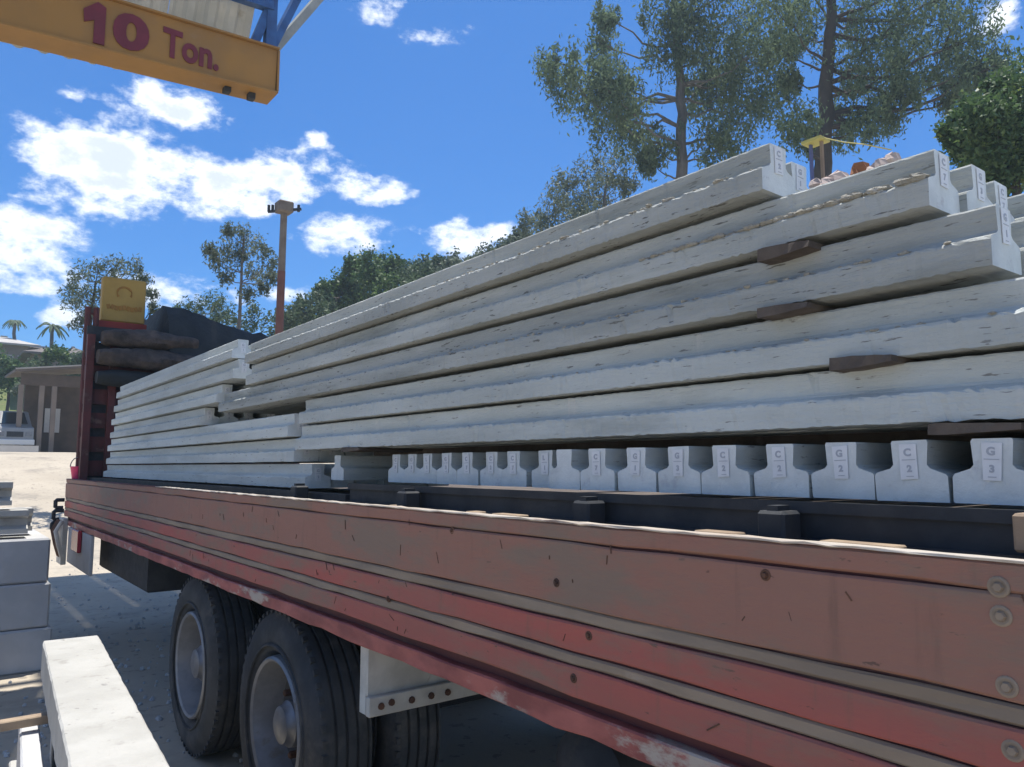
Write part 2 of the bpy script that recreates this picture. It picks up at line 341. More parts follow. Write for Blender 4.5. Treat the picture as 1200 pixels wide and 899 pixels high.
# ------------------------------------------------------------------ flatbed trailer
Y0, Y1 = -1.6, 9.25
trailer = thing('flatbed_trailer', (1.2, 3.8, 0), 'long flatbed lorry trailer with faded red wooden side board loaded with concrete beams', 'trailer')
def rough_plank(mb, x0, x1, y0, y1, z0, z1, seg=70, amp=.0018):
    """board running along y with slightly wavering, chamfered long edges"""
    ch = .004; n = 8; vs = []
    for i in range(seg+1):
        y = y0+(y1-y0)*i/seg; e = [random.gauss(0, amp) for _ in range(4)]
        vs += [(x0+ch, y, z0+e[0]), (x1-ch, y, z0), (x1, y, z0+ch), (x1, y, z1-ch), (x1-ch, y, z1+e[1]*.6), (x0+ch, y, z1+e[1]*.6), (x0+e[2]*.5, y, z1-ch+e[1]*.6), (x0+e[3]*.5, y, z0+ch+e[0])]
    fs = [tuple(range(n)), tuple(range((seg+1)*n-1, seg*n-1, -1))]
    for i in range(seg):
        for k in range(n): fs.append((i*n+k, (i+1)*n+k, (i+1)*n+(k+1) % n, i*n+(k+1) % n))
    mb.add(vs, fs)
sb = MB(); sb.box((1.213, Y0, 1.134), (1.236, Y1, 1.515)); part('board_backing', sb, M['maroon'], trailer)
for (z0, z1, mk, dx) in ((1.331, 1.4745, 'brown_board', 0), (1.4785, 1.516, 'brown_board', .001), (1.231, 1.2945, 'red_paint', 0), (1.134, 1.1975, 'red_paint', 0)):
    mb = MB(); rough_plank(mb, 1.2+dx, 1.2145, Y0, Y1, z0, z1); part('side_board', mb, M[mk], trailer)
for (z0, z1) in ((1.2985, 1.327), (1.2015, 1.227)):
    mb = MB(); rough_plank(mb, 1.204, 1.2145, Y0, Y1, z0, z1); part('rubbing_strip', mb, M['strip'], trailer)
mb = MB(); rough_plank(mb, 1.198, 1.228, Y0, 5.35, 1.517, 1.522, 160, .0012); part('edge_capping', mb, M['cap'], trailer)
mb = MB(); rough_plank(mb, 1.2, 1.24, 5.35, Y1, 1.515, 1.521, 60, .002); part('edge_capping', mb, M['maroon'], trailer)  # far length of capping in dark maroon, roof shade put into its colour
mb = MB(); mb.box((1.235, Y0, 1.09), (1.28, Y1, 1.134)); part('recess_channel', mb, M['maroon'], trailer)
mb = MB(); rough_plank(mb, 1.206, 1.30, Y0, Y1, 1.05, 1.102, 90, .0022); part('lower_rail', mb, M['rail_paint'], trailer)
# round bolts with washers on the boards
for (x, y) in ((1170, 688), (1173, 722), (1180, 805), (690, 745), (652, 683), (455, 702), (672, 795), (530, 622), (897, 674), (1187, 880)):
    p = onX(x, y, 1.2); k = .85 if x > 1100 else .6; mb = MB(); mb.lathe([(.002, .0001), (-.002, .0135*k), (-.001, .017*k), (.002, .018*k)], (1.2, p.y, p.z), n=16); mb.lathe([(-.006, .0001), (-.006, .007*k), (-.001, .009*k)], (1.2, p.y, p.z), n=6)
    part('bolt', mb, M['strip'] if x > 1100 else M['rust'], trailer)
mb = MB()
for _ in range(46):
    y = random.uniform(.35, 4.5); z = random.choice((random.uniform(1.34, 1.47), random.uniform(1.34, 1.47), random.uniform(1.235, 1.29), random.uniform(1.14, 1.19))); ln = random.uniform(.008, .035); a = random.gauss(1.4, .5)
    mb.bar((1.1995, y, z), (1.1995, y+ln*math.cos(a), z+ln*math.sin(a)), .0016, random.uniform(.001, .003))
part('board_gouges', mb, M['rust'], trailer, kind='stuff')
# deck and under-deck steel
mb = MB(); mb.box((1.29, Y0, 1.44), (3.66, Y1, 1.50)); part('deck', mb, M['wood'], trailer)
mb = MB(); mb.box((1.237, Y0, 1.40), (1.288, Y1, 1.478)); part('deck_edge_angle', mb, M['dark_steel'], trailer)
mb = MB(); mb.box((1.37, Y0, 1.5), (1.43, 2.86, 1.578)); mb.box((1.36, Y0, 1.560), (1.37, 2.86, 1.582)); mb.box((1.352,Y0,1.5),(1.37,2.86,1.512)); part('load_bearer', mb, M['dark_steel'], trailer)
mb = MB(); mb.box((1.37, 2.9, 1.5), (1.43, 9.1, 1.535)); part('load_bearer', mb, M['dark_steel'], trailer)
for x in (350, 478, 690, 912):
    p = onX(x, 600, 1.32); mb = MB(); mb.box((1.29, p.y-.03, 1.5), (1.352, p.y+.03, 1.565), bev=.006); mb.box((1.30, p.y-.012, 1.565), (1.34, p.y+.012, 1.575)); part('stake_pocket', mb, M['dark_steel'], trailer)
mb = MB()
for (a, b) in ((1.62, 1.74), (2.9, 3.02)):
    mb.box((a, Y0, 1.0), (b, Y1-.3, 1.40)); mb.box((a-.05, Y0, .97), (b+.05, Y1-.3, 1.0))
part('chassis_beam', mb, M['dark_steel'], trailer)
for y in np.arange(-1.2, 9.2, .75):
    mb = MB(); mb.box((1.30, y, 1.30), (3.6, y+.05, 1.438)); part('cross_member', mb, M['dark_steel'], trailer)
# far side board so the truck is whole
mb = MB(); mb.box((3.66, Y0, 1.134), (3.70, Y1, 1.52)); part('side_board', mb, M['red_paint'], trailer)
# wheels
def wheel(cx, cy, name='wheel', out=-1):
    """cx: x of the outer sidewall; out=-1 faces -x"""
    w = D2.objects.new(name, None); col.objects.link(w); w.parent = trailer; w.location = Vector((cx, cy, .5))-trailer.location; w.empty_display_size = .1
    R = .5; W2 = .27; s = -out
    prof = [(.055, .30), (.02, .325), (.002, .37), (0, .41), (.006, .445), (.022, .472), (.03, .488), (.045, .4975)]
    for g in range(4):
        a = .045+g*.047
        prof += [(a+.018, .5), (a+.030, .5), (a+.033, .487), (a+.042, .487), (a+.045, .5)]
    prof += [(W2-.03, .4975), (W2-.02, .472), (W2-.004, .43), (W2-.002, .37), (W2-.04, .30)]
    c = (cx, cy, .5); mb = MB(); mb.lathe([(o*s, r) for o, r in prof], c, n=72, closed=True)
    # raised sidewall ring and shoulder lugs
    mb.lathe([(-.003*s, .345), (-.003*s, .352), (.004*s, .356), (.004*s, .342)], c, n=72, closed=True)
    for k in range(56):
        a = 2*math.pi*k/56; u = Vector((0, math.cos(a), math.sin(a))); t = Vector((0, -math.sin(a), math.cos(a)))
        p = Vector(c)+u*.4915+Vector((.034*s, 0, 0)); mb.bar(p-t*.012, p+t*.012, .02, .018)
    part('tyre', mb, M['rubber'], w, smooth=True)
    mb = MB(); mb.lathe([(.05*s, .302), (.012*s, .298), (.003*s, .288), (.012*s, .276), (.05*s, .268), (.11*s, .258), (.15*s, .250)], c, n=56)
    mb.lathe([(W2*s, .30), (.2*s, .27), (.17*s, .2)], c, n=40)
    part('rim', mb, M['rim_light'], w, smooth=True)
    mb = MB(); mb.lathe([(.15*s, .252), (.17*s, .235), (.18*s, .20), (.165*s, .15), (.14*s, .12), (.13*s, .08)], c, n=56); part('wheel_disc', mb, M['rim_dark'], w, smooth=True)
    mb = MB(); mb.lathe([(.15*s, .105), (.075*s, .10), (.06*s, .085), (.04*s, .08), (.03*s, .06), (.028*s, .0005)], c, n=32); part('hub', mb, M['rim'], w, smooth=True)
    mb = MB()
    for k in range(10):
        a = 2*math.pi*k/10; mb.lathe([(.165*s, .016), (.11*s, .016), (.105*s, .012), (.105*s, .0003)], (cx, cy+.165*math.cos(a), .5+.165*math.sin(a)), n=6)
    part('wheel_nuts', mb, M['rust'], w, kind='stuff')
for cy in (3.45, 4.80):
    wheel(1.30, cy)
    wheel(1.30+.33, cy, 'wheel'); wheel(3.60, cy, 'wheel', out=1)
    mb = MB(); mb.tube([(1.5, cy, .5), (3.4, cy, .5)], .075, 16); part('axle', mb, M['dark_steel'], trailer)
    mb = MB(); mb.bar((2.0, cy-.55, .72), (2.0, cy+.55, .72), .1, .06); mb.bar((2.0, cy-.45, .66), (2.0, cy+.45, .66), .1, .05); mb.bar((2.0, cy-.3, .6), (2.0, cy+.3, .6), .1, .05); part('leaf_spring', mb, M['dark_steel'], trailer)
# white mudguard bracket in front of the wheels
mb = MB(); mb.box((1.262, 2.46, .865), (2.0, 2.475, 1.30)); part('bracket_plate', mb, M['white_paint'], trailer)
mb = MB(); mb.box((1.255, 2.435, .80), (2.05, 2.462, .865), bev=.003)
for x in (1.30, 1.34, 1.42, 1.50, 1.57): mb.lathe([(-.001, .0125), (-.008, .011), (-.009, .0005)], (x, 2.435, .832 if x != 1.34 else .838), axis='y', n=8, mi=1)
part('bracket_lip', mb, [M['white_paint'], M['rust']], trailer)
mb = MB(); mb.box((1.262, 2.476, .80), (1.30, 2.52, 1.3)); part('bracket_stiffener', mb, M['white_paint'], trailer)
# air tank slung between the chassis beams
mb = MB(); mb.lathe([(-.45, .001), (-.45, .08), (-.41, .14), (.41, .14), (.45, .08), (.45, .001)], (1.9, 1.6, .80), n=28); part('air_tank', mb, M['dark_steel'], trailer, smooth=True)
# bits at the far end of the board
for k, (z0, z1) in enumerate(((1.22, 1.30), (1.10, 1.19), (1.0, 1.07))):
    mb = MB(); a = 1.12-.01*k; pts = [(1.2, 9.28, z1), (a+.01, 9.28, z1), (a, 9.28, z1-.01), (a, 9.28, z0+.01), (a+.02, 9.28, z0), (1.19, 9.28, z0)]
    mb.tube(pts, .02, 8); part('rope_hook', mb, M['dark_steel'], trailer, smooth=True)
mb = MB(); mb.box((1.16, 9.0, .66), (1.21, 9.30, 1.12), bev=.006); part('corner_plate', mb, M['white_paint'], trailer)
mb = MB(); mb.box((1.165, 8.05, .86), (1.20, 8.42, 1.06), bev=.008); part('side_lamp', mb, M['lamp_red'], trailer)
mb = MB(); mb.box((1.202, 7.6, .70), (1.23, 8.9, 1.045), bev=.004); part('lamp_bracket', mb, M['block'], trailer)
for k in range(3):
    y = 8.95+.12*k; mb = MB(); mb.tube([(1.15, y, 1.10), (1.10, y+.02, 1.0), (1.13, y, .86), (1.17, y+.03, .74)], .022, 8); part('hanging_strap', mb, M['rust'] if k else M['white_paint'], trailer, smooth=True)
mb = MB(); mb.box((1.36, 6.2, .72), (1.9, 8.1, 1.05), bev=.02); mb.box((1.34, 6.3, 1.0), (1.36, 8.0, 1.02)); part('underslung_locker', mb, M['dark_steel'], trailer)
mb = MB(); mb.box((1.30, 5.9, .78), (3.5, 5.96, 1.3)); part('mudguard_plate', mb, M['dark_steel'], trailer)

# headboard with rungs
hb = [D2.objects.new('headboard', None)]; hb = hb[0]; col.objects.link(hb); hb.parent = trailer; hb.location = Vector((1.25, 9.0, 1.5))-trailer.location
for x in (1.28, 1.50, 2.2, 2.95, 3.55):
    mb = MB(); mb.box((x, 8.96, 1.5), (x+.07, 9.03, 3.03)); part('upright', mb, M['maroon'], hb)
for z in (1.55, 1.80, 2.05, 2.30, 2.55, 2.80, 2.97):
    mb = MB(); mb.box((1.28, 9.035, z), (3.6, 9.07, z+.16)); part('rail', mb, M['maroon'] if z < 2.6 else M['dark_steel'], hb)
la, lb_ = onY(101, 400, 9.16).x, onY(111, 400, 9.16).x
for x in (la, lb_):
    mb = MB(); mb.tube([(x, 9.16, 1.30), (x, 9.16, 3.35)], .03, 8); part('ladder_rail', mb, M['maroon'], hb, smooth=True)
for z in np.arange(1.6, 3.3, .28):
    mb = MB(); mb.tube([(la, 9.16, z), (lb_, 9.16, z)], .014, 6); part('rung', mb, M['maroon'], hb, smooth=True)
mb = MB(); mb.box((1.30, 9.075, 1.5), (3.6, 9.11, 2.95)); part('backing_panel', mb, M['dark_steel'], hb)

# rolled tarpaulins and the dark sheet above the headboard
def roll(name, p, q, r, mk, label, cat, seg=26, squash=.62, grp=None):
    p, q = Vector(p), Vector(q); mb = MB(); pts = []; rs = []
    vs = []; n = 18
    for i in range(seg+1):
        t = i/seg; c = p.lerp(q, t); rr = r*(1-.35*abs(2*t-1)**6)*(1+.09*math.sin(9*t+r*60)+.09*random.random())
        for k in range(n):
            a = 2*math.pi*k/n; k2 = rr*(1+.09*math.sin(3*a+7*t)+.07*random.random()); vs.append((c.x, c.y+k2*math.cos(a), c.z+k2*squash*math.sin(a)))
    fs = [tuple(range(n)), tuple(range((seg+1)*n-1, seg*n-1, -1))]
    for i in range(seg):
        for k in range(n): fs.append((i*n+k, (i+1)*n+k, (i+1)*n+(k+1) % n, i*n+(k+1) % n))
    mb.add(vs, fs); o = part(name, mb, M[mk], smooth=True, org=tuple(p)); return tag(o, label, cat, grp)
roll('rolled_tarpaulin', (1.40, 8.9, 3.0), (2.35, 8.9, 3.0), .155, 'sack', 'dusty brown rolled tarpaulin resting on top of the headboard under the yellow sign', 'tarpaulin')
roll('rolled_tarpaulin', (1.36, 8.84, 2.79), (2.5, 8.80, 2.77), .16, 'sack', 'lower dusty brown rolled tarpaulin tied along the headboard below the other roll', 'tarpaulin')
roll('rolled_tarpaulin', (1.36, 8.84, 2.57), (3.0, 8.80, 2.55), .13, 'tarp', 'dark rolled tarpaulin hanging lowest on the headboard behind the far beams', 'tarpaulin')
mb = MB(); vs = []; nx, ny = 22, 10
for j in range(ny+1):
    for i in range(nx+1):
        u, v = i/nx, j/ny; x = 1.95+u*2.15; y = 8.75+v*1.6
        top = 3.44-.30*u-.10*u*u+.035*math.sin(13*u)*math.cos(7*v); zz = top-.85*(1-min(1, v*4))**2*.8+.03*math.sin(9*u+5*v)+.05*random.random()
        if i == 0: zz -= .5
        if i == nx: zz -= .55
        vs.append((x, y, zz))
fs = [(j*(nx+1)+i, j*(nx+1)+i+1, (j+1)*(nx+1)+i+1, (j+1)*(nx+1)+i) for j in range(ny) for i in range(nx)]
n0 = len(vs); vs += [(v[0], v[1], 2.4) for v in vs[:]]
fs += [(i, n0+i, n0+i+1, i+1) for i in range(nx)]+[(ny*(nx+1)+i, ny*(nx+1)+i+1, n0+ny*(nx+1)+i+1, n0+ny*(nx+1)+i) for i in range(nx)]
fs += [(j*(nx+1), (j+1)*(nx+1), n0+(j+1)*(nx+1), n0+j*(nx+1)) for j in range(ny)]+[(j*(nx+1)+nx, n0+j*(nx+1)+nx, n0+(j+1)*(nx+1)+nx, (j+1)*(nx+1)+nx) for j in range(ny)]
mb.add(vs, fs); o = part('covered_load', mb, M['tarp'], smooth=True, org=(3.0, 9.6, 2.4)); tag(o, 'dark tarpaulin covered load sloping behind the headboard, left of the utility pole', 'covered load')

# yellow sign box on a red base above the headboard
p0 = onY(118, 375, 9.3); p1 = onY(172, 330, 9.3)
sg = thing('yellow_sign', (p0.x, 9.3, 2.9), 'square yellow sign board with a faded emblem on a red base', 'sign')
mb = MB(); mb.box((p0.x, 9.3, p0.z), (p1.x, 9.42, p1.z), bev=.012); part('sign_panel', mb, M['sign_yellow'], sg)
mb = MB(); mb.box((p0.x-.02, 9.29, p0.z-.19), (p1.x+.02, 9.45, p0.z-.005)); mb.box((p0.x+.1, 9.33, 2.9), (p0.x+.16, 9.39, p0.z-.1)); mb.box((p1.x-.16, 9.33, 2.9), (p1.x-.1, 9.39, p0.z-.1)); part('sign_base', mb, M['sign_red'], sg)
mb = MB(); cxs = (p0.x+p1.x)/2; zt = p0.z+(p1.z-p0.z)*.66
for k in range(14):
    a = math.radians(-30+k*18); b = math.radians(-30+(k+1)*18); r = .075
    mb.bar((cxs+r*math.cos(a), 9.297, zt+r*.9*math.sin(a)), (cxs+r*math.cos(b), 9.297, zt+r*.9*math.sin(b)), .006, .022)
for k in range(9):
    x = cxs-.17+k*.04; mb.bar((x, 9.297, zt-.17+.01*math.sin(k*1.7)), (x+.034, 9.297, zt-.17+.01*math.sin(k*1.7+1.7)), .006, .05)
part('emblem', mb, M['emblem'], sg, kind='stuff')

# ------------------------------------------------------------------ T beams
BH = .117
PROF = [(.0, 0), (.128, 0), (.131, .004), (.131, .049), (.127, .054), (.101, .063), (.0955, .070), (.0985, .113), (.096, .117), (.035, .117), (.0325, .113), (.0355, .070), (.030, .063), (.004, .054), (0, .049)]
# step on the outer face like the photograph: foot, sloped shoulder, stem
def beam_mesh(length, seg, amp, mk, edge=.0016, zs=1.0):
    edge *= .42
    prof = [(u, w*zs) for u, w in PROF]; n = len(prof); mb = MB(); vs = []
    jag = [random.gauss(0, 1) for _ in range(seg+1)]; jag2 = [random.gauss(0, 1) for _ in range(seg+1)]
    bow = random.uniform(-.003, .003)
    for i in range(seg+1):
        y = -length*i/seg; b = bow*math.sin(math.pi*i/seg)
        if random.random() < .05: bite = random.randint(2, 6); bk = random.choice((0, 14, 10, 13))
        else: bite = 0
        for k, (u, w) in enumerate(prof):
            e = edge if k in (0, 1, 2, 14, 3, 13) else edge*.45
            du = random.gauss(0, e) ; dw = random.gauss(0, e)
            if k in (13, 14): dw += jag[i]*edge*1.3
            if k == 14: du += abs(jag2[i])*edge
            if bite and k == bk: du += bite*edge*1.2; dw += (bite if k == 0 else -bite)*edge*.8
            vs.append((u+du+b, y, w+dw))
    fs = [tuple(range(n)), tuple(range((seg+1)*n-1, seg*n-1, -1))]
    for i in range(seg):
        for k in range(n): fs.append((i*n+k, (i+1)*n+k, (i+1)*n+(k+1) % n, i*n+(k+1) % n))
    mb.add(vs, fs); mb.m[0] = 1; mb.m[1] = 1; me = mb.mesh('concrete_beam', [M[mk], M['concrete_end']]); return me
LBL = {}
def label_mesh(letter, digit, face):
    """paper label lying in the end face; local x across, local z up, facing -y"""
    key = (letter, digit)
    if key in LBL: return LBL[key]
    mb = MB(); w, h = .031, .064
    jx = [random.uniform(-.002, .002) for _ in range(4)]
    mb.add([(-w/2+jx[0], -.0015, -h/2), (w/2+jx[1], -.0015, -h/2+jx[3]), (w/2+jx[2], -.0015, h/2), (-w/2, -.0015, h/2+jx[3]), (-w/2+jx[0], 0, -h/2), (w/2+jx[1], 0, -h/2+jx[3]), (w/2+jx[2], 0, h/2), (-w/2, 0, h/2+jx[3])],
           [(0, 1, 2, 3), (7, 6, 5, 4), (0, 4, 5, 1), (1, 5, 6, 2), (2, 6, 7, 3), (3, 7, 4, 0)], 0)
    for (ch, sz, x, z) in ((letter, .019, -.008, .011), (digit, .017, -.004, -.018)):
        t = text_mb(ch, sz, .0008, .0004); mb.add([(x+v[0], -.0019-v[2], z+v[1]) for v in t.v], t.f, 1)
    mb.box((-.012, -.0022, .003), (.012, -.0016, .0045), 1); mb.box((-.006, -.0022, -.027), (.007, -.0016, -.0255), 1)
    LBL[key] = mb.mesh('paper_label', [M['label'], M['ink']]); return LBL[key]
LB = [('G', '1'), ('C', '2'), ('G', '3'), ('L', '1'), ('C', '7'), ('G', '2')]
def put_label(beam, x, z, y=0.0, rz=0.0):
    o = D2.objects.new('paper_label', label_mesh(*random.choice(LB), None)); col.objects.link(o); o.parent = beam
    o.location = (x, y, z); o.rotation_euler = (0, random.uniform(-.06, .06), rz)
ORD = ['first', 'second', 'third', 'fourth', 'fifth', 'sixth', 'seventh', 'eighth', 'ninth', 'tenth', 'eleventh', 'twelfth', 'thirteenth', 'fourteenth', 'fifteenth', 'sixteenth', 'seventeenth', 'eighteenth', 'nineteenth', 'twentieth']
XF = 1.45; PX = .137
def place_beam(me, loc, label, group, rz=0.0, roll=0.0):
    o = D2.objects.new('concrete_beam', me); col.objects.link(o); o.location = loc; o.rotation_euler = (0, roll, rz); o['kind'] = 'thing'
    return tag(o, label, 'beam', group)
# near stack: five long layers on a crosswise layer
near = [ # z bottom, far y, near y, columns, material, thing said about it
 (2.247, 4.46, .97, 2, 'concrete_old', 'top layer'), (2.118, 4.44, .62, 7, 'concrete_old', 'second layer from the top'),
 (1.989, 4.92, .52, 7, 'concrete_old', 'third layer from the top'), (1.859, 3.62, -.55, 7, 'concrete', 'fourth layer from the top'), (1.729, 3.65, -.62, 7, 'concrete', 'lowest long layer')]
NB = {}
for li, (z, ya, yb, ncol, mk, txt) in enumerate(near):
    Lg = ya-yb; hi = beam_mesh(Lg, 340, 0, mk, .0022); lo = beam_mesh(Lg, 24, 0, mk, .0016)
    for c in range(ncol):
        dy = 0 if c == 0 else random.uniform(-.04, .05)
        if li == 0 and c == 1: dy = .03
        if li in (1, 2) and c: dy = random.uniform(-.045, .0)
        jx = random.uniform(-.004, .004) if c else (0, .004, -.003, .002, -.002)[li]
        lab = ('long beam, %s of the near stack, %s' % (txt, 'facing the side board' if c == 0 else '%s beam back' % ORD[c]))
        o = place_beam(hi if c == 0 else lo, (XF+PX*c+jx, ya+dy, z+random.uniform(-.0015, .0015)), lab, 'long concrete beams of the near stack')
        NB[li, c] = o; o.rotation_euler.x = (-.0055, -.004, -.002, 0, 0)[li]
        if c < 4 and li < 3: put_label(o, .066, .080, -Lg-.001)
# far stack: seven layers
far = [(2.309, 8.25, 4.70, 'top layer'), (2.181, 8.32, 4.66, 'second layer'), (2.054, 8.40, 4.97, 'third layer'), (1.927, 8.45, 5.35, 'middle layer'),
       (1.800, 8.52, 3.74, 'fifth layer down'), (1.673, 8.6, 3.68, 'sixth layer down'), (1.545, 8.7, 3.52, 'bottom layer')]
for li, (z, ya, yb, txt) in enumerate(far):
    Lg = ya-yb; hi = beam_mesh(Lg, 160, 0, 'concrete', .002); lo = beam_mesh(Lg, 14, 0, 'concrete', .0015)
    for c in range(6):
        dy = 0 if c == 0 else random.uniform(-.05, .05)
        lab = ('concrete beam, %s of the far stack, %s' % (txt, 'facing the side board' if c == 0 else '%s beam back' % ORD[c]))
        o = place_beam(hi if c == 0 else lo, (XF+PX*c+random.uniform(-.006, .006), ya+dy, z), lab, 'concrete beams of the far stack')
        if c < 4: put_label(o, .066, .066, -Lg-.001)
# crosswise row under the near stack: the ends face the side board
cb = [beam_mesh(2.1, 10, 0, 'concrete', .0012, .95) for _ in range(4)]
cent = [.536+PX*k-PX for k in range(0, 18)]
cent = [c for c in cent if c > .2]
for k, yc in enumerate(cent):
    gap = .012 if yc > 1.82 else 0
    o = place_beam(cb[k % 4], (XF-.012+random.uniform(-.006, .006)+(.004*k if k > 9 else 0), yc+gap+.0655+.0, 1.586), 'short crosswise beam, its labelled end %s from the right in the row under the stack' % ORD[k], 'crosswise beams under the near stack', rz=0)
    o.rotation_euler = (0, 0, math.radians(90)+random.uniform(-.01, .01)); o.location.y -= .131
    # local -y (length) now points to +x; local x points to +y; the face looking out is at local y=0
    if k != 9: put_label(o, .066, .072, .0015, math.pi)
o = place_beam(cb[1], (XF+.05, 3.2, 1.588), 'lone crosswise concrete beam end left of the row, beside the far stack', 'crosswise beams under the near stack'); o.rotation_euler = (0, 0, math.radians(90))

# mortar crust left on the foot ledge of the near end of the second and third layers
def crust(parent, y0, y1, n, r, name='mortar_crust'):
    mb = MB()
    for _ in range(n):
        t = random.random()**.8; y = y0+(y1-y0)*t; rr = r*random.uniform(.35, 1.)*(0.55+.6*(1-t))
        mb.lump((random.uniform(-.001, .016), y, .055+rr*.35), rr, sq=(.9, 1.9, .75))
    o = D2.objects.new(name, mb.mesh(name, M['crust'])); col.objects.link(o); o.parent = parent; o['kind'] = 'stuff'
crust(NB[1, 0], -(4.44-.62), -(4.44-1.35), 150, .012)
crust(NB[2, 0], -(4.92-.55), -(4.92-2.4), 110, .006)
crust(NB[0, 0], -(4.46-1.0), -(4.46-2.4), 110, .007)
crust(NB[3, 0], -(3.62-.3), -(3.62-2.4), 60, .004)
for xx, w_ in ((1.75, 'nearer the side board'), (2.6, 'deeper in the load')):  # inner timbers added to block bright ground showing through the gap
    mb = MB(); mb.box((xx, .3, 1.6995), (xx+.09, 3.4, 1.7295)); o = part('wood_spacer', mb, M['wood'], org=(xx, 1.8, 1.6995)); tag(o, 'added filler timber darkening the gap under the lowest long beams, '+w_, 'wood spacer')
# thin wooden spacers between layers
def spacer(x0, x1, y, zc, label, h=.022, prot=.05):
    a = onX(x0, y, XF-.01); b = onX(x1, y, XF-.01); ya, yb = min(a.y, b.y), max(a.y, b.y); mb = MB(); vs = []
    seg = 8
    for i in range(seg+1):
        t = i/seg; hh = h*(.5+.5*min(1, t*1.5))*random.uniform(.94, 1.05); yy = ya+(yb-ya)*t
        vs += [(XF-prot, yy, zc-hh*.5), (XF+.8, yy, zc-hh*.35), (XF+.8, yy, zc+hh*.35), (XF-prot*random.uniform(.7, 1), yy, zc+hh*.5)]
    fs = [(0, 1, 2, 3), tuple(range(seg*4+3, seg*4-1, -1))]
    for i in range(seg):
        for k in range(4): fs.append((i*4+k, (i+1)*4+k, (i+1)*4+(k+1) % 4, i*4+(k+1) % 4))
    mb.add(vs, fs); o = part('wood_spacer', mb, M['wood'], org=(XF, (ya+yb)/2, zc-h/2)); tag(o, label, 'wood spacer', 'wood spacers between the beam layers')
spacer(890, 950, 291, 2.112, 'brown wooden spacer poking out under the second layer of the near stack', .028, .02)
spacer(890, 948, 363, 1.984, 'brown wooden spacer poking out under the third layer of the near stack', .022, .02)
spacer(975, 1048, 427, 1.853, 'broad brown wooden spacer poking out under the fourth layer of the near stack', .026, .022)
spacer(1090, 1200, 510, 1.716, 'greyish wooden spacer under the lowest long beam at the right edge', .020, .02)
spacer(400, 420, 535, 1.722, 'small wooden spacer under the lowest long beam near the lone beam end', .02, .01)

# tan wood block standing on the deck at the right
b0 = onX(1170, 640, 1.29)
mb = MB(); mb.box((1.262, .40, 1.526), (1.34, .452, 1.582), bev=.004); o = part('wood_block', mb, M['wood_pale'], org=(1.30, .42, 1.526)); tag(o, 'tan wooden block on the capped edge of the side board at far right', 'wood block')
mb = MB()
for _ in range(90):
    y = random.uniform(.3, 4.9); r = random.uniform(.003, .009); mb.lump((random.uniform(1.30, 1.345), y, 1.5+r*.4), r, sq=(1.2, 2.5, .8))
part('deck_debris', mb, M['crust'], trailer, kind='stuff')
# scraps of timber along the bearer
for i, (x, w) in enumerate(((600, .12), (560, .05), (845, .10), (1010, .14), (470, .07))):
    p = onX(x, 600, 1.33); mb = MB(); mb.box((1.30, p.y-w/2, 1.502), (1.345, p.y+w/2, 1.516), bev=.003); o = part('wood_offcut', mb, M['wood_pale'], org=(1.32, p.y, 1.502))
    tag(o, 'flat pale wood offcut on the deck edge, %s from the right of five' % {1010: 'first', 845: 'second', 600: 'third', 560: 'fourth', 470: 'fifth'}[x], 'wood offcut', 'wood offcuts along the deck edge')

# rubble and a yellow topped stand lying on the load
TOPZ = 2.132+BH
for i, (x0, x1, y, mk, lb) in enumerate(((946, 976, 196, 'rubble', 'pinkish lump of broken concrete on the load at the foot of the yellow plank stand'), (974, 1000, 186, 'rubble', 'pinkish lump of broken concrete left of the orange brick on the load'),
        (996, 1014, 180, 'orange', 'orange broken brick on the load below the trees'), (1010, 1040, 180, 'rubble', 'pinkish lump of broken concrete just right of the orange brick'), (1036, 1070, 172, 'rubble', 'rightmost pinkish lump of rubble behind the second layer'))):
    a = onX(x0, y, 1.9); b = onX(x1, y, 1.9); zt2 = TOPZ+((a.z+b.z)/2-TOPZ)*.9; ya, yb = b.y, a.y; mb = MB()
    for _ in range(16):
        r = random.uniform(.015, .03); t = random.random(); mb.lump((1.9+random.uniform(-.06, .10), ya+(yb-ya)*t, TOPZ+(zt2-TOPZ-r)*random.random()**.5*(.6+.4*math.sin(math.pi*t))), r*1.3)
    o = part('rubble_lump', mb, M[mk], org=(1.9, (ya+yb)/2, TOPZ)); tag(o, lb, 'rubble', 'rubble on top of the load')
SX = 1.98
pa = onX(943, 170, SX); pb = onX(966, 162, SX); pz = (pa.z+pb.z)/2
st = thing('plank_stand', (SX, (pa.y+pb.y)/2, TOPZ), 'small stand with a yellow plank top and thin legs on the load', 'stand')
mb = MB(); mb.box((SX-.02, pb.y, pz-.004), (SX+.03, pa.y, pz+.004)); part('plank', mb, M['yellow_plastic'], st)
for yy in (pb.y+.012, pa.y-.016):
    mb = MB(); mb.box((SX, yy-.0035, TOPZ), (SX+.01, yy+.0035, pz-.004)); part('leg', mb, M['blue_cloth'] if yy > pb.y+.02 else M['wood_pale'], st)
pc = onX(1012, 165, SX)
mb = MB(); mb.tube([(SX, pb.y, pz), (SX, (pb.y+pc.y)/2, (pz+pc.z)/2-.008), (SX, pc.y, pc.z-.01), (SX+.05, pc.y-.05, pc.z-.03)], .0018, 6); part('cord', mb, M['yellow_plastic'], st)

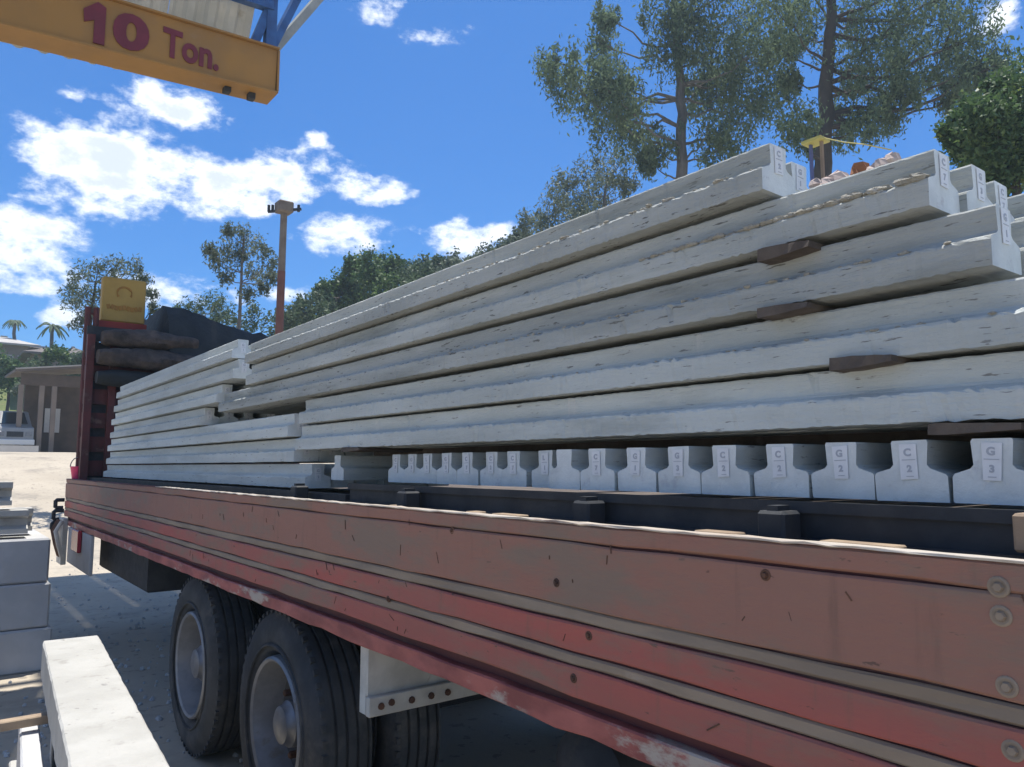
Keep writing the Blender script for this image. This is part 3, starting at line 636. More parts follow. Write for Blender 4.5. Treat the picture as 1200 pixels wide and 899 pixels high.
# ------------------------------------------------------------------ foreground pile at lower left
def skew_beam(name, xa, ya, xb, yb, w, z0, z1, mk, label, group, seg=90, amp=.0009, parent=None):
    A = Vector((xa, ya, 0)); B = Vector((xb, yb, 0)); t = (B-A).normalized(); nn = Vector((t.y, -t.x, 0))
    if nn.x < 0: nn = -nn
    ch = .006; prof = [(0, z0), (w, z0), (w, z1-ch), (w-ch, z1), (ch, z1), (0, z1-ch)]; n = len(prof); mb = MB(); vs = []
    for i in range(seg+1):
        c = A.lerp(B, i/seg)
        for (u, z) in prof:
            e = random.gauss(0, amp); f = random.gauss(0, amp*.5); q = c+nn*(u+e); vs.append((q.x, q.y, z+f))
    fs = [tuple(range(n)), tuple(range((seg+1)*n-1, seg*n-1, -1))]
    for i in range(seg):
        for k in range(n): fs.append((i*n+k, (i+1)*n+k, (i+1)*n+(k+1) % n, i*n+(k+1) % n))
    mb.add(vs, fs); o = part(name, mb, M[mk], org=(xa, ya, z0), kind='thing'); return tag(o, label, 'beam', group)
G = 'pale concrete beams piled at the lower left'
skew_beam('precast_beam', .520, 4.45, .16, -.6, .241, .645, .80, 'concrete_pale', 'sunlit white concrete beam on top of the pile at the lower left', G)
skew_beam('precast_beam', .54, 4.15, .18, -.6, .10, .34, .60, 'concrete_pale', 'narrow pale concrete beam standing on edge under the sunlit white beam', G)
skew_beam('precast_beam', .40, 4.0, .04, -.6, .07, .34, .575, 'block', 'narrow pale concrete beam on edge, left of the one under the white beam', G)
skew_beam('precast_beam', .40, 4.3, .04, -.6, .30, .0, .31, 'concrete_pale', 'broad concrete beam on the ground at the bottom of the pile', G)
for (yy, zz, lb, x0) in ((3.74, .602, 'tan wooden bearer stick jutting left from under the sunlit white beam', -.05), (3.9, .312, 'tan wooden bearer stick near the ground in the pile', .08)):
    mb = MB(); mb.box((x0, yy, zz), (.58, yy+.05, zz+.036 if zz > .5 else zz+.026), bev=.004); o = part('wood_bearer', mb, M['wood_pale'], org=(.3, yy, zz)); tag(o, lb, 'wood bearer')

mb = MB()
for _ in range(420):
    p = onZ(random.uniform(60, 260), random.uniform(650, 899), 0); mb.lump((p.x+random.gauss(0, .4), p.y+random.gauss(0, .5), .004), random.uniform(.006, .022))
part('gravel', mb, M['block'], kind='stuff')
# block stack with H section beams across it, further back at the left
G = 'big precast blocks stacked at the left'
for k, (z0, z1, x1) in enumerate(((0, .34, .93), (.345, .70, .90), (.705, 1.06, .88))):
    mb = MB(); mb.box((-1.6, 7.40+.012*k, z0), (x1, 8.9, z1), bev=.015); o = part('precast_block', mb, M['block'], org=(-.3, 8.1, z0))
    tag(o, 'large precast concrete block, %s of the stack left of the trailer' % ('bottom', 'middle', 'top')[k], 'concrete block', G)
def hbeam(x1, y, z, label, rz=0):
    w, h = .22, .19; pr = [(0, 0), (w, 0), (w, .04), (w-.075, .065), (w-.075, .12), (w, .145), (w, h), (0, h), (0, .145), (.075, .12), (.075, .065), (0, .04)]
    mb = MB(); mb.prism([(y+u, z+v) for u, v in pr], 'x', -2.0, x1); o = part('h_section_beam', mb, M['concrete_pale'], org=(-.6, y+.1, z), kind='thing'); tag(o, label, 'beam', 'H section beams on the block stack')
hbeam(.72, 7.5, 1.10, 'pale H section concrete beam lying lower on the block stack, end cut short'); hbeam(.60, 7.55, 1.33, 'pale H section concrete beam lying topmost on the block stack')
hbeam(.78, 7.8, 1.10, 'pale H section concrete beam lying lower, behind the front one')
for xx in (.3, -.6):
    mb = MB(); mb.box((xx, 7.46, 1.062), (xx+.06, 8.3, 1.099)); o = part('wood_bearer', mb, M['wood'], org=(xx, 7.9, 1.062)); tag(o, 'brown wooden bearer under the H section beams, %s' % ('near their cut ends' if xx > 0 else 'further left'), 'wood bearer')

# ------------------------------------------------------------------ overhead crane girder and canopy
girder = thing('crane_girder', (-1.5, 7.12, 5.0), 'yellow overhead crane girder lettered 10 Ton above the trailer', 'crane girder')
mb = MB()
bot = [(-5, 4.95), (-2, 5.0), (.25, 5.143), (2.47, 5.262)]; top = [(2.48, 5.685), (.25, 5.60), (-2, 5.56), (-5, 5.55)]
mb.prism(bot+top, 'y', 7.0, 7.24); part('girder_box', mb, M['yellow'], girder)
mb = MB(); fb = [(-5, 4.93), (-2, 4.98), (.25, 5.122), (2.49, 5.24), (2.49, 5.258), (.25, 5.139), (-2, 4.996), (-5, 4.946)]; mb.prism(fb, 'y', 6.965, 7.27); part('lower_flange', mb, M['yellow'], girder)
mb = MB(); ft = [(-5, 5.553), (-2, 5.563), (.25, 5.603), (2.49, 5.688), (2.49, 5.706), (.25, 5.62), (-2, 5.58), (-5, 5.57)]; mb.prism(ft, 'y', 6.965, 7.27); part('upper_flange', mb, M['yellow'], girder)
mb = MB(); mb.box((2.481, 6.98, 5.27), (2.50, 7.26, 5.68)); part('end_plate', mb, M['yellow'], girder)
for x in (2.02, 2.25): mb = MB(); mb.box((x, 7.08, 5.17), (x+.06, 7.16, 5.235)); part('rail_stop', mb, M['dark_steel'], girder)
def letters(body, xl, xr, ybase_l, ybase_r, ytop_l, bold):
    a = onY(xl, ybase_l, 6.99); b = onY(xr, ybase_r, 6.99); t = onY(xl, ytop_l, 6.99)
    mb = text_mb(body, 1.0, bold, .006); xs = [v[0] for v in mb.v]; ys = [v[1] for v in mb.v]
    w, h = max(xs)-min(xs), max(ys)-min(ys); H = t.z-a.z
    vs = []
    for v in mb.v:
        u = (v[0]-min(xs))/w; q = (v[1]-min(ys))/h; vs.append((a.x+(b.x-a.x)*u, 6.99-v[2]*.5, a.z+(b.z-a.z)*u+H*q*(1-.06*u)))
    mb.v = vs; part('lettering', mb, M['text_red'], girder)
letters('0', 131, 174, 54, 64, 9, .045)
a = onY(109, 50, 6.99); b = onY(122, 53.5, 6.99); t = onY(109, 2, 6.99); f = onY(98, 10, 6.99)
mb = MB(); mb.prism([(a.x, a.z), (b.x, b.z), (b.x, t.z-.02), (a.x+.02, t.z+.01), (f.x, f.z), (f.x+.01, f.z-.11), (a.x, f.z-.07)], 'y', 6.984, 6.996); part('lettering', mb, M['text_red'], girder); letters('Ton.', 190, 256, 65, 84, 30, .03)

canopy = thing('workshop_canopy', (-2, 6.5, 0), 'steep corrugated canopy roof with blue trusses above the crane girder', 'canopy')
# corrugated sheets as separate panels
PA = Vector((0, 7.62, 5.22)); PB = Vector((0, 7.30, 5.92)); ea = onY(0, 49, 7.62); eb = onY(240, 102, 7.62); PC = Vector((0, 6.2, 7.9))
xr = 2.30; pw = .76
for k in range(10):
    x1 = xr-pw*k; x0 = x1-pw+.004; mb = MB(); vs = []; m = 24
    for j, P in enumerate((PA, PB, PC)):
        ex = (0, .03, .10)[j]*0
        for i in range(m+1):
            x = x0+(x1-x0)*i/m; ph = i % 6; d = (0, 0, .028, .032, .028, 0)[ph]
            z = P.z if j else ea.z+(eb.z-ea.z)*(x-ea.x)/(eb.x-ea.x)-(.02 if ph < 2 else 0)
            vs.append((x+ex, P.y+d, z+d*.5))
    fs = [(j*(m+1)+i, j*(m+1)+i+1, (j+1)*(m+1)+i+1, (j+1)*(m+1)+i) for j in range(2) for i in range(m)]
    mb.add(vs, fs); o = part('roof_sheet', mb, M['sheet'], canopy)
    md = o.modifiers.new('thickness', 'SOLIDIFY'); md.thickness = .003
tn = Vector((2.44, 7.12, 5.71))
def up(x, y, Y, ext): p = onY(x, y, Y); return tn+(p-tn)*ext
mb = MB(); mb.bar(tn, up(318, 0, 7.12, 3.2), .10, .10); part('truss_post', mb, M['truss_blue'], canopy)
mb = MB(); mb.bar(tn, up(347, 0, 7.2, 3), .07, .07); part('truss_brace', mb, M['truss_blue'], canopy)
mb = MB(); mb.bar(tn+Vector((.02, .1, 0)), up(370, 0, 7.3, 3), .08, .08); part('truss_brace', mb, M['truss_grey'], canopy)
a = onY(298, 50, 7.12); b = onY(316, 8, 7.12); mb = MB(); mb.bar(a, a+(b-a)*3, .08, .08); part('truss_brace', mb, M['truss_blue'], canopy)
mb = MB(); a = onY(270, -8, 7.0); b = onY(318, 8, 7.1); mb.bar(a+(a-b)*6, b, .09, .09); part('truss_chord', mb, M['truss_blue'], canopy)
# unseen roof sheets added to shade the far half of the trailer and ground
for k in range(4):
    x0 = 2.35+.66*k; x1 = x0+.655; mb = MB(); m = 20; vs = []
    for y in (8.3, 15.0):
        for i in range(m+1):
            x = x0+(x1-x0)*i/m; vs.append((x, y, 11.6+(0, 0, .03, .035, .03)[i % 5]))
    mb.add(vs, [(i, i+1, m+2+i, m+1+i) for i in range(m)]); o = part('shade_roof_sheet', mb, M['sheet'], canopy); md = o.modifiers.new('thickness', 'SOLIDIFY'); md.thickness = .003
for y in (8.6, 11.0, 13.4):
    mb = MB(); mb.bar((-5.2, y, 11.45), (4.9, y, 11.45), .1, .14); mb.bar((-5.2, y, 11.45), (-5.2, 6.25, 7.96), .08, .08); part('purlin', mb, M['truss_blue'], canopy)  # bars that carry the added shade sheets
mb = MB(); mb.box((-5.2, 6.1, 7.9), (4.2, 6.25, 8.02)); part('purlin', mb, M['truss_blue'], canopy)
for yy in (6.2,): 
    mb = MB(); mb.box((-5.3, yy, 0), (-5.1, yy+.2, 7.9)); part('column', mb, M['truss_blue'], canopy)
mb = MB(); mb.box((-5.2, 7.0, 4.6), (-5.0, 7.3, 4.92)); mb.box((-5.25, 6.3, 4.7), (-5.05, 7.0, 4.9)); part('runway_corbel', mb, M['truss_blue'], canopy)

# ------------------------------------------------------------------ background: pole
PD = 20
pb_ = at(328, 392, PD); pt = at(333, 243, PD)
pole = thing('utility_pole', (pb_.x, pb_.y, gz(0, pb_.y)), 'tall utility pole with a box at its top and a red lower half', 'utility pole')
gzp = gz(0, pb_.y); mid = at(330, 318, PD)
bx = pb_.x+(pb_.x-mid.x)*1.0
mb = MB(); mb.tube([(pb_.x-.05, pb_.y, gzp), mid], [.115, .10], 12); part('lower_shaft', mb, M['pole_red'], pole, smooth=True)
mb = MB(); mb.tube([mid, pt], [.095, .085], 12); part('upper_shaft', mb, M['pole'], pole, smooth=True)
mb = MB(); mb.box((pt.x-.2, pt.y-.18, pt.z-.16), (pt.x+.2, pt.y+.18, pt.z+.14), bev=.03); part('top_box', mb, M['pole'], pole)
mb = MB(); mb.bar(pt+Rv*-.42+Vector((0, 0, -.12)), pt+Rv*.45+Vector((0, 0, -.05)), .06, .06)
for s in (-.4, -.3, .38): q = pt+Rv*s; mb.tube([q+Vector((0, 0, -.12)), q+Vector((0, 0, .06))], .04, 6)
part('cross_arm', mb, M['dark_steel'], pole)

# ------------------------------------------------------------------ trees
def leaves(clumps, per, leaf, droop=.5, spread=.42, sprays=22, asp=3.0):
    """clumps: (centre, radius xyz). Leaf blades gathered into sprays inside each clump."""
    P = []; T = []; Wd = []
    for (c, r) in clumps:
        c = np.array(c); r = np.array(r)
        d = rng.normal(size=(sprays, 3)); d /= np.linalg.norm(d, axis=1)[:, None]
        sc = c+d*r*(rng.random((sprays, 1))**.45)*.95
        n = int(per/sprays)
        for s in sc:
            k = max(3, int(n*rng.uniform(.4, 1.7))); rr = r.mean()*spread*rng.uniform(.5, 1.15)
            off = rng.normal(size=(k, 3))*rr*.5; off[:, 2] *= 1.15+droop*1.1; off[:, 2] -= droop*rr*.5
            P.append(s+off)
            t = rng.normal(size=(k, 3)); t[:, 2] -= droop*2.2; T.append(t)
    P = np.concatenate(P); T = np.concatenate(T); T /= np.linalg.norm(T, axis=1)[:, None]
    n = len(P); q = rng.normal(size=(n, 3)); B = np.cross(T, q); B /= np.linalg.norm(B, axis=1)[:, None]
    Ls = leaf*rng.uniform(.6, 1.35, (n, 1)); Ws = Ls/asp
    nn = np.cross(T, B)*Ls*.12
    V = np.stack([P-T*Ls*.5, P+B*Ws*.5+nn, P+T*Ls*.5, P-B*Ws*.5+nn], 1).reshape(-1, 3)
    return V
def leaf_object(name, V, mk, parent):
    n = len(V)//4; me = D2.meshes.new(name); off = np.array(wpos(parent)) if parent else np.zeros(3)
    me.vertices.add(4*n); me.vertices.foreach_set('co', (V-off).astype(np.float32).ravel())
    me.loops.add(4*n); me.loops.foreach_set('vertex_index', np.arange(4*n, dtype=np.int32))
    me.polygons.add(n); me.polygons.foreach_set('loop_start', np.arange(0, 4*n, 4, dtype=np.int32)); me.polygons.foreach_set('loop_total', np.full(n, 4, dtype=np.int32))
    me.materials.append(M[mk]); me.update(calc_edges=True); me.validate()
    o = D2.objects.new(name, me); col.objects.link(o); o.parent = parent; return o
def wig(p, q, k, a):
    p, q = Vector(p), Vector(q); out = [p]
    for i in range(1, k):
        out.append(p.lerp(q, i/k)+Vector((random.gauss(0, a), random.gauss(0, a), random.gauss(0, a))))
    return out+[q]
def tree(name, d, trunk, tr, clumps, per, leaf, mk, bark, label, group=None, droop=.5, depthvar=1.6, limbs=True, spread=.42, sprays=22, asp=3.0, flat=1.0, rk=1.2):
    """trunk: list of picture bearings from bottom to top; clumps: bearing x, y and radius, all at about d metres"""
    pts = [at(x, y, d) for (x, y) in trunk]; base = Vector((pts[0].x, pts[0].y, gz(pts[0].x, pts[0].y)))
    root = thing(name, tuple(base), label, 'tree', group)
    full = [base-Vector((0, 0, .1))]+pts; m = len(full)
    fine = []
    for i in range(m-1): fine += wig(full[i], full[i+1], 4, tr*.12)[:-1]
    fine.append(full[-1]); rs = [tr*(1.25 if i == 0 else 1)*(1-.72*i/(len(fine)-1)) for i in range(len(fine))]
    mb = MB(); mb.tube(fine, rs, 9); part('trunk', mb, M[bark], root, smooth=True)
    cl = []
    for (x, y, r) in clumps:
        dd = d+random.uniform(-1, 1)*depthvar; c = at(x, y, dd); R = r/FPX*d*rk; cl.append((tuple(c), (R, R, R*flat)))
        if limbs:
            # spring from the trunk somewhat below the clump
            cand = [p for p in fine[2:] if p.z < c.z-.25*R] or fine[2:4]; s = min(cand, key=lambda p: (p-c).length+.4*abs(p.z-c.z+1))
            mid_ = (s+c)/2+Vector((0, 0, -.12*(c-s).length)); k = (c-s).length
            path = [s]+wig(s, mid_, 3, .05*k*.5)[1:]+wig(mid_, c, 3, .05*k*.5)[1:]
            r0 = min(tr*.24, .02*k+.015)
            mb = MB(); mb.tube(path, [r0*(1-.8*i/(len(path)-1)) for i in range(len(path))], 6)
            for _ in range(3):
                e = c+Vector((random.uniform(-1, 1), random.uniform(-1, 1), random.uniform(-.7, 1)))*R*.8; mb.tube(wig(path[-2], e, 3, .04*R), [r0*.4, r0*.3, r0*.2, r0*.1], 5)
            part('branch', mb, M[bark], root, smooth=True)
    leaf_object('crown', leaves(cl, per, leaf, droop, spread, sprays, asp), mk, root)
    return root
GT = 'gum trees behind the near stack'
tree('gum_tree', 26, [(799, 230), (798, 150), (796, 80), (790, 0), (788, -90)], .24,
     [(655, 74, 20), (672, 98, 22), (690, 112, 22), (708, 92, 20), (705, 55, 16), (710, 20, 14), (716, 138, 24), (735, 125, 22), (742, 160, 22), (765, 172, 18), (728, 100, 16),
      (785, 60, 24), (778, 15, 22), (800, 40, 26), (815, 15, 30), (840, 55, 34), (868, 85, 34), (850, 110, 36), (885, 60, 30), (880, 20, 32), (900, 110, 24), (868, 140, 34), (835, 150, 26), (840, 90, 28), (860, -20, 40), (810, -50, 40), (900, -60, 40), (780, -110, 40), (850, -110, 50), (815, 110, 18), (845, 175, 18), (760, 190, 10)],
     1150, .17, 'leaf_gum', 'bark', 'tall slender gum tree with pale trunk and drooping limb reaching left', GT, droop=.6, depthvar=1.6, rk=1.42, sprays=34, spread=.32)
tree('gum_tree', 23, [(962, 230), (966, 150), (970, 80), (974, 0), (980, -100)], .33,
     [(925, 20, 30), (945, 45, 24), (915, 55, 18), (1000, 25, 32), (1020, 60, 30), (1045, 30, 32), (1050, 80, 28), (1078, 60, 30), (1090, 20, 34), (1110, 85, 28), (1130, 45, 26), (1145, 85, 24), (1165, 80, 18), (1000, 100, 22), (1015, 140, 20), (985, 150, 20), (935, 145, 18), (1040, 130, 18), (1120, 115, 16), (940, -30, 40), (1010, -40, 40), (1080, -40, 40), (1130, -10, 30), (960, -110, 50), (1050, -110, 50), (925, 95, 13), (1060, 108, 15), (950, 165, 14)],
     1150, .155, 'leaf_gum', 'bark_dark', 'tall gum tree with a thick dark trunk spreading right behind the load', GT, droop=.6, depthvar=1.8, rk=1.42, sprays=34, spread=.32)
tree('small_gum_tree', 30, [(705, 290), (708, 240), (712, 200)], .12, [(700, 200, 22), (725, 192, 20), (715, 225, 24), (690, 232, 22), (660, 215, 16), (650, 238, 18), (675, 250, 20), (735, 215, 12), (620, 262, 14), (640, 262, 18), (690, 262, 24)],
     600, .17, 'leaf_pale', 'bark', 'smaller pale gum tree showing low left of the slender tall one', None, droop=.4)
tree('broadleaf_tree', 13, [(1190, 330), (1190, 260), (1188, 180)], .16, [(1128, 152, 20), (1150, 135, 24), (1145, 175, 22), (1175, 150, 30), (1200, 120, 34), (1190, 190, 34), (1220, 160, 40), (1165, 205, 22), (1112, 158, 10), (1172, 112, 16), (1230, 90, 40), (1240, 220, 50), (1195, 165, 35), (1160, 160, 25)],
     1500, .10, 'leaf_dark', 'bark_dark', 'dense dark green broadleaf tree at the right edge behind the beam ends', None, droop=.1, depthvar=.6, spread=.5, sprays=30, asp=1.9)
# mid distance belt
belt = [((350, 420), [(345, 378, 22), (362, 362, 22), (335, 392, 20), (378, 372, 22)], 'leaf_mid', 'rounded green tree right beside the utility pole'),
        ((392, 400), [(392, 350, 24), (408, 335, 18), (400, 372, 24), (420, 356, 22), (382, 342, 12)], 'leaf_dark', 'second tree from the utility pole in the belt above the load'),
        ((440, 390), [(430, 318, 20), (448, 322, 22), (425, 338, 24), (455, 342, 24), (415, 312, 12), (465, 316, 14)], 'leaf_dark', 'tallest dark tree in the middle of the tree belt'),
        ((495, 380), [(485, 324, 20), (500, 318, 18), (478, 340, 24), (510, 332, 20), (495, 350, 22), (515, 312, 10)], 'leaf_mid', 'green tree right of the tallest one in the belt'),
        ((560, 350), [(540, 312, 16), (560, 316, 16), (590, 300, 18), (530, 325, 18), (575, 310, 20), (610, 282, 12), (600, 292, 14)], 'leaf_pale', 'low pale tree at the right end of the belt, barely above the load')]
for (t, cl, mk, lb) in belt:
    tree('belt_tree', 34, [t, (t[0]+2, t[1]-50)], .16, cl, 1300, .17, mk, 'bark_dark', lb, 'trees in the belt beyond the load', droop=.1, depthvar=1.8, spread=.36, sprays=40, asp=1.7, rk=1.08)
tree('slender_tree', 24, [(278, 420), (281, 370), (283, 320), (286, 275)], .085, [(288, 275, 13), (265, 290, 13), (250, 305, 10), (303, 290, 13), (315, 305, 11), (275, 305, 14), (262, 322, 11), (300, 320, 12), (320, 325, 8), (288, 300, 12), (246, 292, 7), (308, 338, 8), (270, 270, 8), (290, 345, 8)],
     300, .13, 'leaf_pale', 'bark', 'slender pale tree just left of the utility pole, clouds showing through', None, droop=.3, depthvar=.7)
tree('low_tree', 27, [(235, 420), (236, 370)], .09, [(235, 362, 16), (255, 355, 14), (220, 368, 14), (262, 370, 16), (250, 378, 20), (300, 372, 14), (280, 380, 16)], 420, .14, 'leaf_mid', 'bark', 'low bushy tree at the foot of the slender tree above the tarpaulin', None, droop=.1, sprays=16)
tree('sparse_tree', 19, [(104, 470), (104, 420), (106, 380), (112, 330)], .075, [(95, 322, 12), (115, 318, 12), (135, 312, 13), (155, 316, 12), (168, 326, 9), (88, 340, 12), (82, 355, 10), (100, 345, 13), (176, 345, 8), (105, 368, 13), (92, 378, 10), (140, 328, 12), (180, 362, 6), (112, 395, 9), (120, 345, 12)],
     260, .10, 'leaf_pale', 'bark_dark', 'sparse tree with open twigs behind the yellow sign', None, droop=.3, depthvar=.6)
# palms on the skyline
def palm(x, y, ybase, d, fr, label):
    c = at(x, y, d); b = at(x, ybase, d); root = thing('palm_tree', (b.x, b.y, gz(0, b.y)), label, 'palm tree', 'palms on the skyline at the left')
    mb = MB(); mb.tube(wig((b.x, b.y, gz(0, b.y)), c, 4, .05), [.16, .13, .12, .11, .10], 8); part('trunk', mb, M['bark'], root, smooth=True)
    mb = MB()
    for k in range(13):
        a = 2*math.pi*k/13+random.uniform(-.2, .2); up_ = random.uniform(.1, .9); prev = c; ln = fr*random.uniform(.8, 1.1)
        for s in range(1, 6):
            t = s/5; q = c+Vector((math.cos(a), math.sin(a), 0))*ln*t+Vector((0, 0, ln*(up_*t-1.1*t*t)))
            side = Vector((-math.sin(a), math.cos(a), -.3)); w0, w1 = ln*.16*(1-abs(t-.6)), ln*.14*(1-t)+.02
            for sg_ in (-1, 1): mb.add([prev, q, q+side*sg_*w1+Vector((0, 0, -.1*ln)), prev+side*sg_*w0+Vector((0, 0, -.08*ln))], [(0, 1, 2, 3)])
            side2 = side; prev = q
    part('fronds', mb, M['leaf_mid'], root)
palm(18, 376, 400, 55, .8, 'small palm above the leftmost roof on the skyline'); palm(61, 382, 440, 50, .95, 'taller palm with a shaggy trunk between the roofs at the left')

# ------------------------------------------------------------------ houses, shed, vehicles at the left
def house(name, x0, x1, yb, ye, yr, d, wallm, roofm, label, wins=(), depth=7, over=.5):
    a = at(x0, yb, d); b = at(x1, yb, d); g = min(gz(0, a.y), a.z)
    ze = at(x0, ye, d).z; zr = at(x0, yr, d).z; X0, X1 = a.x, b.x; Y = (a.y+b.y)/2
    root = thing(name, ((X0+X1)/2, Y+depth/2, g), label, 'house', 'houses on the slope at the left')
    mb = MB(); mb.box((X0, Y, g-1), (X1, Y+depth, ze)); part('wall', mb, M[wallm], root)
    mb = MB(); o = over; rz = .12
    mb.add([(X0-o, Y-o, ze), (X1+o, Y-o, ze), (X1+o, Y+depth+o, ze), (X0-o, Y+depth+o, ze), (X0-o, Y-o, ze+rz), (X1+o, Y-o, ze+rz), (X1+o, Y+depth+o, ze+rz), (X0-o, Y+depth+o, ze+rz), (X0+1.2, Y+depth/2, zr), (X1-1.2, Y+depth/2, zr)],
           [(3, 2, 1, 0), (0, 1, 5, 4), (1, 2, 6, 5), (2, 3, 7, 6), (3, 0, 4, 7), (4, 5, 9, 8), (5, 6, 9), (6, 7, 8, 9), (7, 4, 8)]); rf = part('roof', mb, M[roofm], root)
    mb = MB(); mb.bar((X0+1.2, Y+depth/2, zr+.02), (X1-1.2, Y+depth/2, zr+.02), .25, .12); part('ridge', mb, M['roof_pale'], rf)
    for (u0, u1, v0, v1) in wins:
        wx0, wx1 = X0+(X1-X0)*u0, X0+(X1-X0)*u1; z0, z1 = g+(ze-g)*v0, g+(ze-g)*v1
        mb = MB(); mb.box((wx0-.06, Y-.05, z0-.06), (wx1+.06, Y+.02, z1+.06)); f = part('window', mb, M['wall_white'], root)
        mb = MB(); mb.box((wx0, Y-.07, z0), (wx1, Y-.052, z1)); part('pane', mb, M['glass'], f)
    return root
house('small_house', -25, 36, 445, 404, 386, 52, 'wall_tan', 'roof_pale', 'leftmost tan house with a pale roof under the small palm', ((.5, .62, .3, .7), (.75, .86, .3, .7)))
house('small_house', 34, 68, 448, 416, 398, 46, 'wall_tan', 'roof_tile', 'brown roofed house between the palms and the shed', ((.2, .35, .3, .75), (.6, .8, .3, .75)))
house('small_house', 70, 112, 450, 420, 400, 58, 'wall_dark', 'roof_tile', 'dim brown roofed house partly behind the sparse tree', ((.3, .5, .3, .7),))
house('small_house', 292, 345, 430, 402, 386, 50, 'wall_white', 'rubble', 'pinkish roofed building peeking between the dark tarpaulin and the utility pole', ())
# open shed with posts
sd = 28.5
s0 = at(44, 515, sd); s1 = at(125, 515, sd); zt_ = at(52, 434, sd).z; g_ = gz(0, s0.y)
shed = thing('open_shed', ((s0.x+s1.x)/2, s0.y+2, g_), 'open fronted brown shed with posts beside the sunny yard', 'shed')
mb = MB(); za, zb = zt_-.15, zt_+.25; mb.add([(s0.x-.9, s0.y-.8, za), (s1.x, s0.y-.8, zb), (s1.x, s0.y+4, zb+.2), (s0.x-.9, s0.y+4, za+.2), (s0.x-.9, s0.y-.8, za+.09), (s1.x, s0.y-.8, zb+.09), (s1.x, s0.y+4, zb+.29), (s0.x-.9, s0.y+4, za+.29)],
    [(3, 2, 1, 0), (4, 5, 6, 7), (0, 1, 5, 4), (1, 2, 6, 5), (2, 3, 7, 6), (3, 0, 4, 7)]); part('roof', mb, M['roof_tile'], shed)
mb = MB(); mb.bar((s0.x-.9, s0.y-.82, za+.10), (s1.x, s0.y-.82, zb+.10), .04, .05); part('lit_roof_edge', mb, M['roof_pale'], shed)  # pale bar painting the sunlit front edge of the roof
mb = MB(); mb.box((s0.x-.7, s0.y-.6, za-.45), (s1.x, s0.y-.5, za-.02)); part('fascia', mb, M['wall_dark'], shed)
for x in (s0.x-.75, s0.x-.1, s0.x+.30, s0.x+1.3):
    mb = MB(); mb.box((x, s0.y-.6, g_-.3), (x+.16, s0.y-.44, za-.45)); part('post', mb, M['wall_tan'], shed)
mb = MB(); mb.box((s0.x-.2, s0.y+3.6, g_-.5), (s1.x, s0.y+3.8, za)); mb.box((s0.x-.3, s0.y, g_-.5), (s0.x-.2, s0.y+3.6, g_+1.)); part('wall', mb, M['wall_dark'], shed)
mb = MB(); mb.box((s0.x+.55, s0.y+3.52, g_+.9), (s0.x+1.1, s0.y+3.59, g_+1.9)); part('window', mb, M['wall_white'], shed)
# a grey van by the shed
vd = 27
v0 = at(-6, 522, vd); v1 = at(42, 522, vd); gv = gz(0, v0.y); H = 1.55; Xa, Xb = v0.x, v1.x; Yv = v0.y
van = thing('parked_van', ((Xa+Xb)/2, Yv+1.6, gv), 'grey van parked at the left beside the open shed', 'van')
gv0 = gv
def carbody(Xa, Xb, Yv, g, H, root, pm, ln=3.6):
    w = Xb-Xa; mb = MB(); pr = [(0, .28), (0, .80), (.06, .88), (.75, .98), (1.35, H), (ln-.3, H+.02), (ln, H-.2), (ln, .28)]
    n = len(pr); vs = []
    for u in (0, .06, .94, 1):
        for (y, z) in pr:
            ins = .05 if u in (0, 1) else 0; tap = .08*w*max(0, (z-.95)/(H-.95)) if z > .95 else 0
            x = Xa+w*u; x += tap*(1 if u < .5 else -1); vs.append((x, Yv+y+(ins if y < ln/2 else -ins)*.6, g+z-(.03 if u in (0, 1) and z > 1 else 0)))
    fs = [tuple(range(n)), tuple(range(4*n-1, 3*n-1, -1))]+[(k*n+i, k*n+(i+1) % n, (k+1)*n+(i+1) % n, (k+1)*n+i) for k in range(3) for i in range(n)]
    mb.add(vs, fs); part('body', mb, M[pm], root, smooth=True)
    mb = MB(); x0, x1 = Xa+w*.12, Xb-w*.12
    def pt_(t, off): y = .75+.6*t; z = .98+(H-.98)*t; return (Yv+y-.012-off, g+z+.012)
    a = pt_(.12, 0); b = pt_(.88, 0); mb.add([(x0, a[0], a[1]), (x1, a[0], a[1]), (x1-.08*w, b[0], b[1]), (x0+.08*w, b[0], b[1])], [(0, 1, 2, 3)]); mb2 = part('windscreen', mb, M['glass'], root)
    md = mb2.modifiers.new('thickness', 'SOLIDIFY'); md.thickness = .01
    for s in (.05, .78): mb = MB(); mb.box((Xa+w*s, Yv-.02, g+.58), (Xa+w*(s+.17), Yv+.02, g+.74), bev=.01); part('headlight', mb, M['rim'], root)
    mb = MB(); mb.box((Xa+w*.28, Yv-.015, g+.55), (Xa+w*.72, Yv+.02, g+.74)); part('grille', mb, M['dark_steel'], root)
    mb = MB(); mb.box((Xa-.03, Yv-.09, g+.26), (Xb+.03, Yv+.05, g+.46), bev=.02); part('bumper', mb, M['car_white' if pm == 'car_grey' else 'dark_steel'], root)
    for xx in (Xa+.02, Xb-.22):
        for yy in (.75, ln-.8):
            mb = MB(); mb.lathe([(0, .02), (0, .2), (.02, .31), (.18, .31), (.2, .2), (.2, .02)], (xx, Yv+yy, g+.31), n=20); part('wheel', mb, M['rubber'], root, smooth=True)
carbody(Xa, Xb, Yv, gv, H, van, 'car_grey')
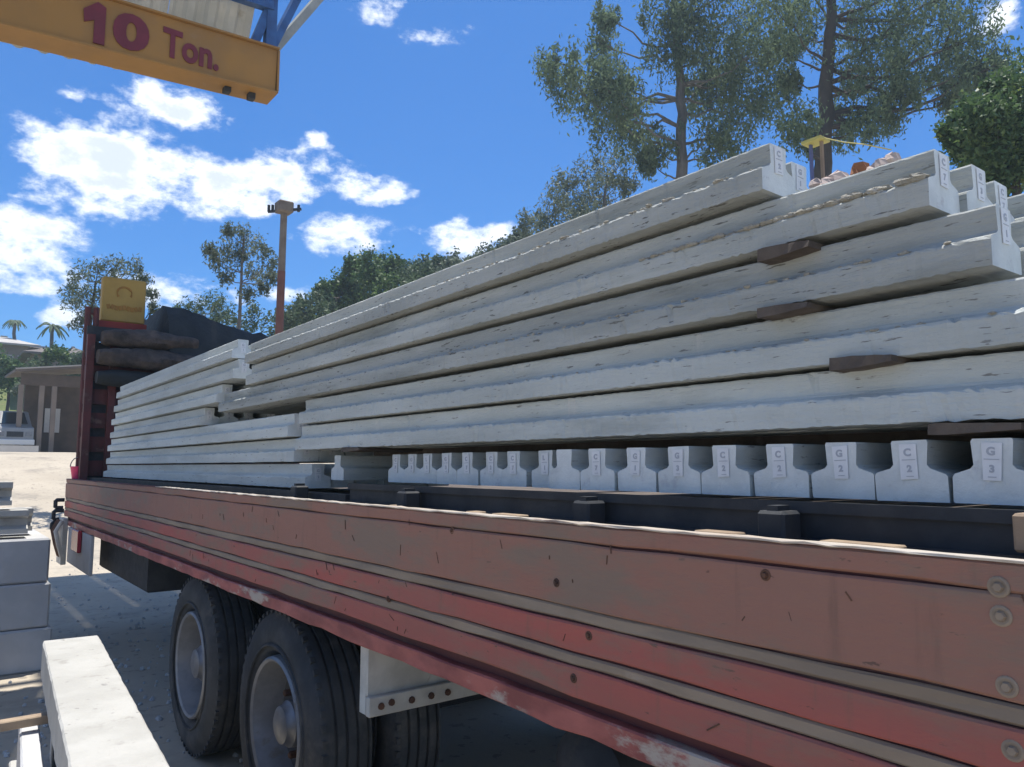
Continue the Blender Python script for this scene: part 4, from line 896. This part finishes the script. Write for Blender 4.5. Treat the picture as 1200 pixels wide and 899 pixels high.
for (x, y, r, mk, lb) in ((46, 425, 9, 'leaf_mid', 'small round bush under the taller palm'), (30, 452, 9, 'leaf_pale', 'pale bush on the grassy slope above the grey van'), (66, 412, 9, 'leaf_dark', 'dark shrub beside the brown roofed house')):
    tree('garden_bush', 38, [(x, y+22), (x, y+14)], .06, [(x, y, r), (x+9, y+5, r*.8), (x-8, y+6, r*.8)], 420, .16, mk, 'bark_dark', lb, None, droop=.1, sprays=16, limbs=False, asp=1.7, depthvar=.5)
# low white kerb wall in front of the van
k0 = at(-20, 529, 26); k1 = at(50, 529, 26); mb = MB(); gk = gz(0, k0.y); mb.box((k0.x-3, k0.y, gk-.1), (k1.x, k0.y+.2, gk+.22)); o = part('low_wall', mb, M['wall_white'], org=(k1.x-1, k0.y, gk)); tag(o, 'low white wall at the far edge of the sunny yard', 'wall')
# round bush by the leftmost house
tree('garden_bush', 40, [(10, 462), (10, 450)], .1, [(2, 425, 13), (14, 432, 11), (-6, 440, 16), (10, 444, 13), (22, 447, 9)], 500, .2, 'leaf_dark', 'bark_dark', 'round green bush below the leftmost house', None, droop=.1, sprays=20, limbs=False, asp=1.7, depthvar=.5)
tree('garden_bush', 44, [(88, 470), (88, 450)], .1, [(85, 425, 12), (95, 435, 12), (78, 438, 10), (98, 420, 9)], 400, .2, 'leaf_mid', 'bark_dark', 'green bush behind the open shed roof', None, droop=.1, sprays=20, limbs=False, asp=1.7, depthvar=.5)
# pink bucket hung at the far end of the trailer
pp = at(86, 560, 11.2)
per = thing('pink_bucket', (pp.x, pp.y, 1.33), 'bright pink bucket hung by its handle at the far corner of the trailer', 'bucket')
per.location = (1.29, 9.14, 1.50)
mb = MB(); mb.lathe([(1.52, .002), (1.52, .055), (1.64, .075), (1.645, .08), (1.65, .075), (1.64, .07), (1.53, .05), (1.53, .002)], (1.29, 9.14, 0), axis='z', n=20); part('tub', mb, M['pink'], per, smooth=True)
mb = MB(); mb.tube([(1.29+.075*math.cos(a), 9.14, 1.645+.1*math.sin(a)) for a in [math.pi*k/10 for k in range(11)]], .005, 6); part('handle', mb, M['rim'], per)

# ------------------------------------------------------------------ thin haze in the air
mb = MB(); mb.box((-420, -320, -1.0), (420, 620, 45)); hz = part('haze', mb, [], kind='stuff')
hm = D2.materials.new('haze_air'); hm.use_nodes = True; hn = hm.node_tree; hn.nodes.clear()
ho = hn.nodes.new('ShaderNodeOutputMaterial'); hv = hn.nodes.new('ShaderNodeVolumePrincipled'); hv.inputs['Density'].default_value = .0016; hv.inputs['Color'].default_value = (.70, .88, 1, 1); hv.inputs['Anisotropy'].default_value = .3
hn.links.new(hv.outputs[0], ho.inputs['Volume']); hz.data.materials.append(hm)
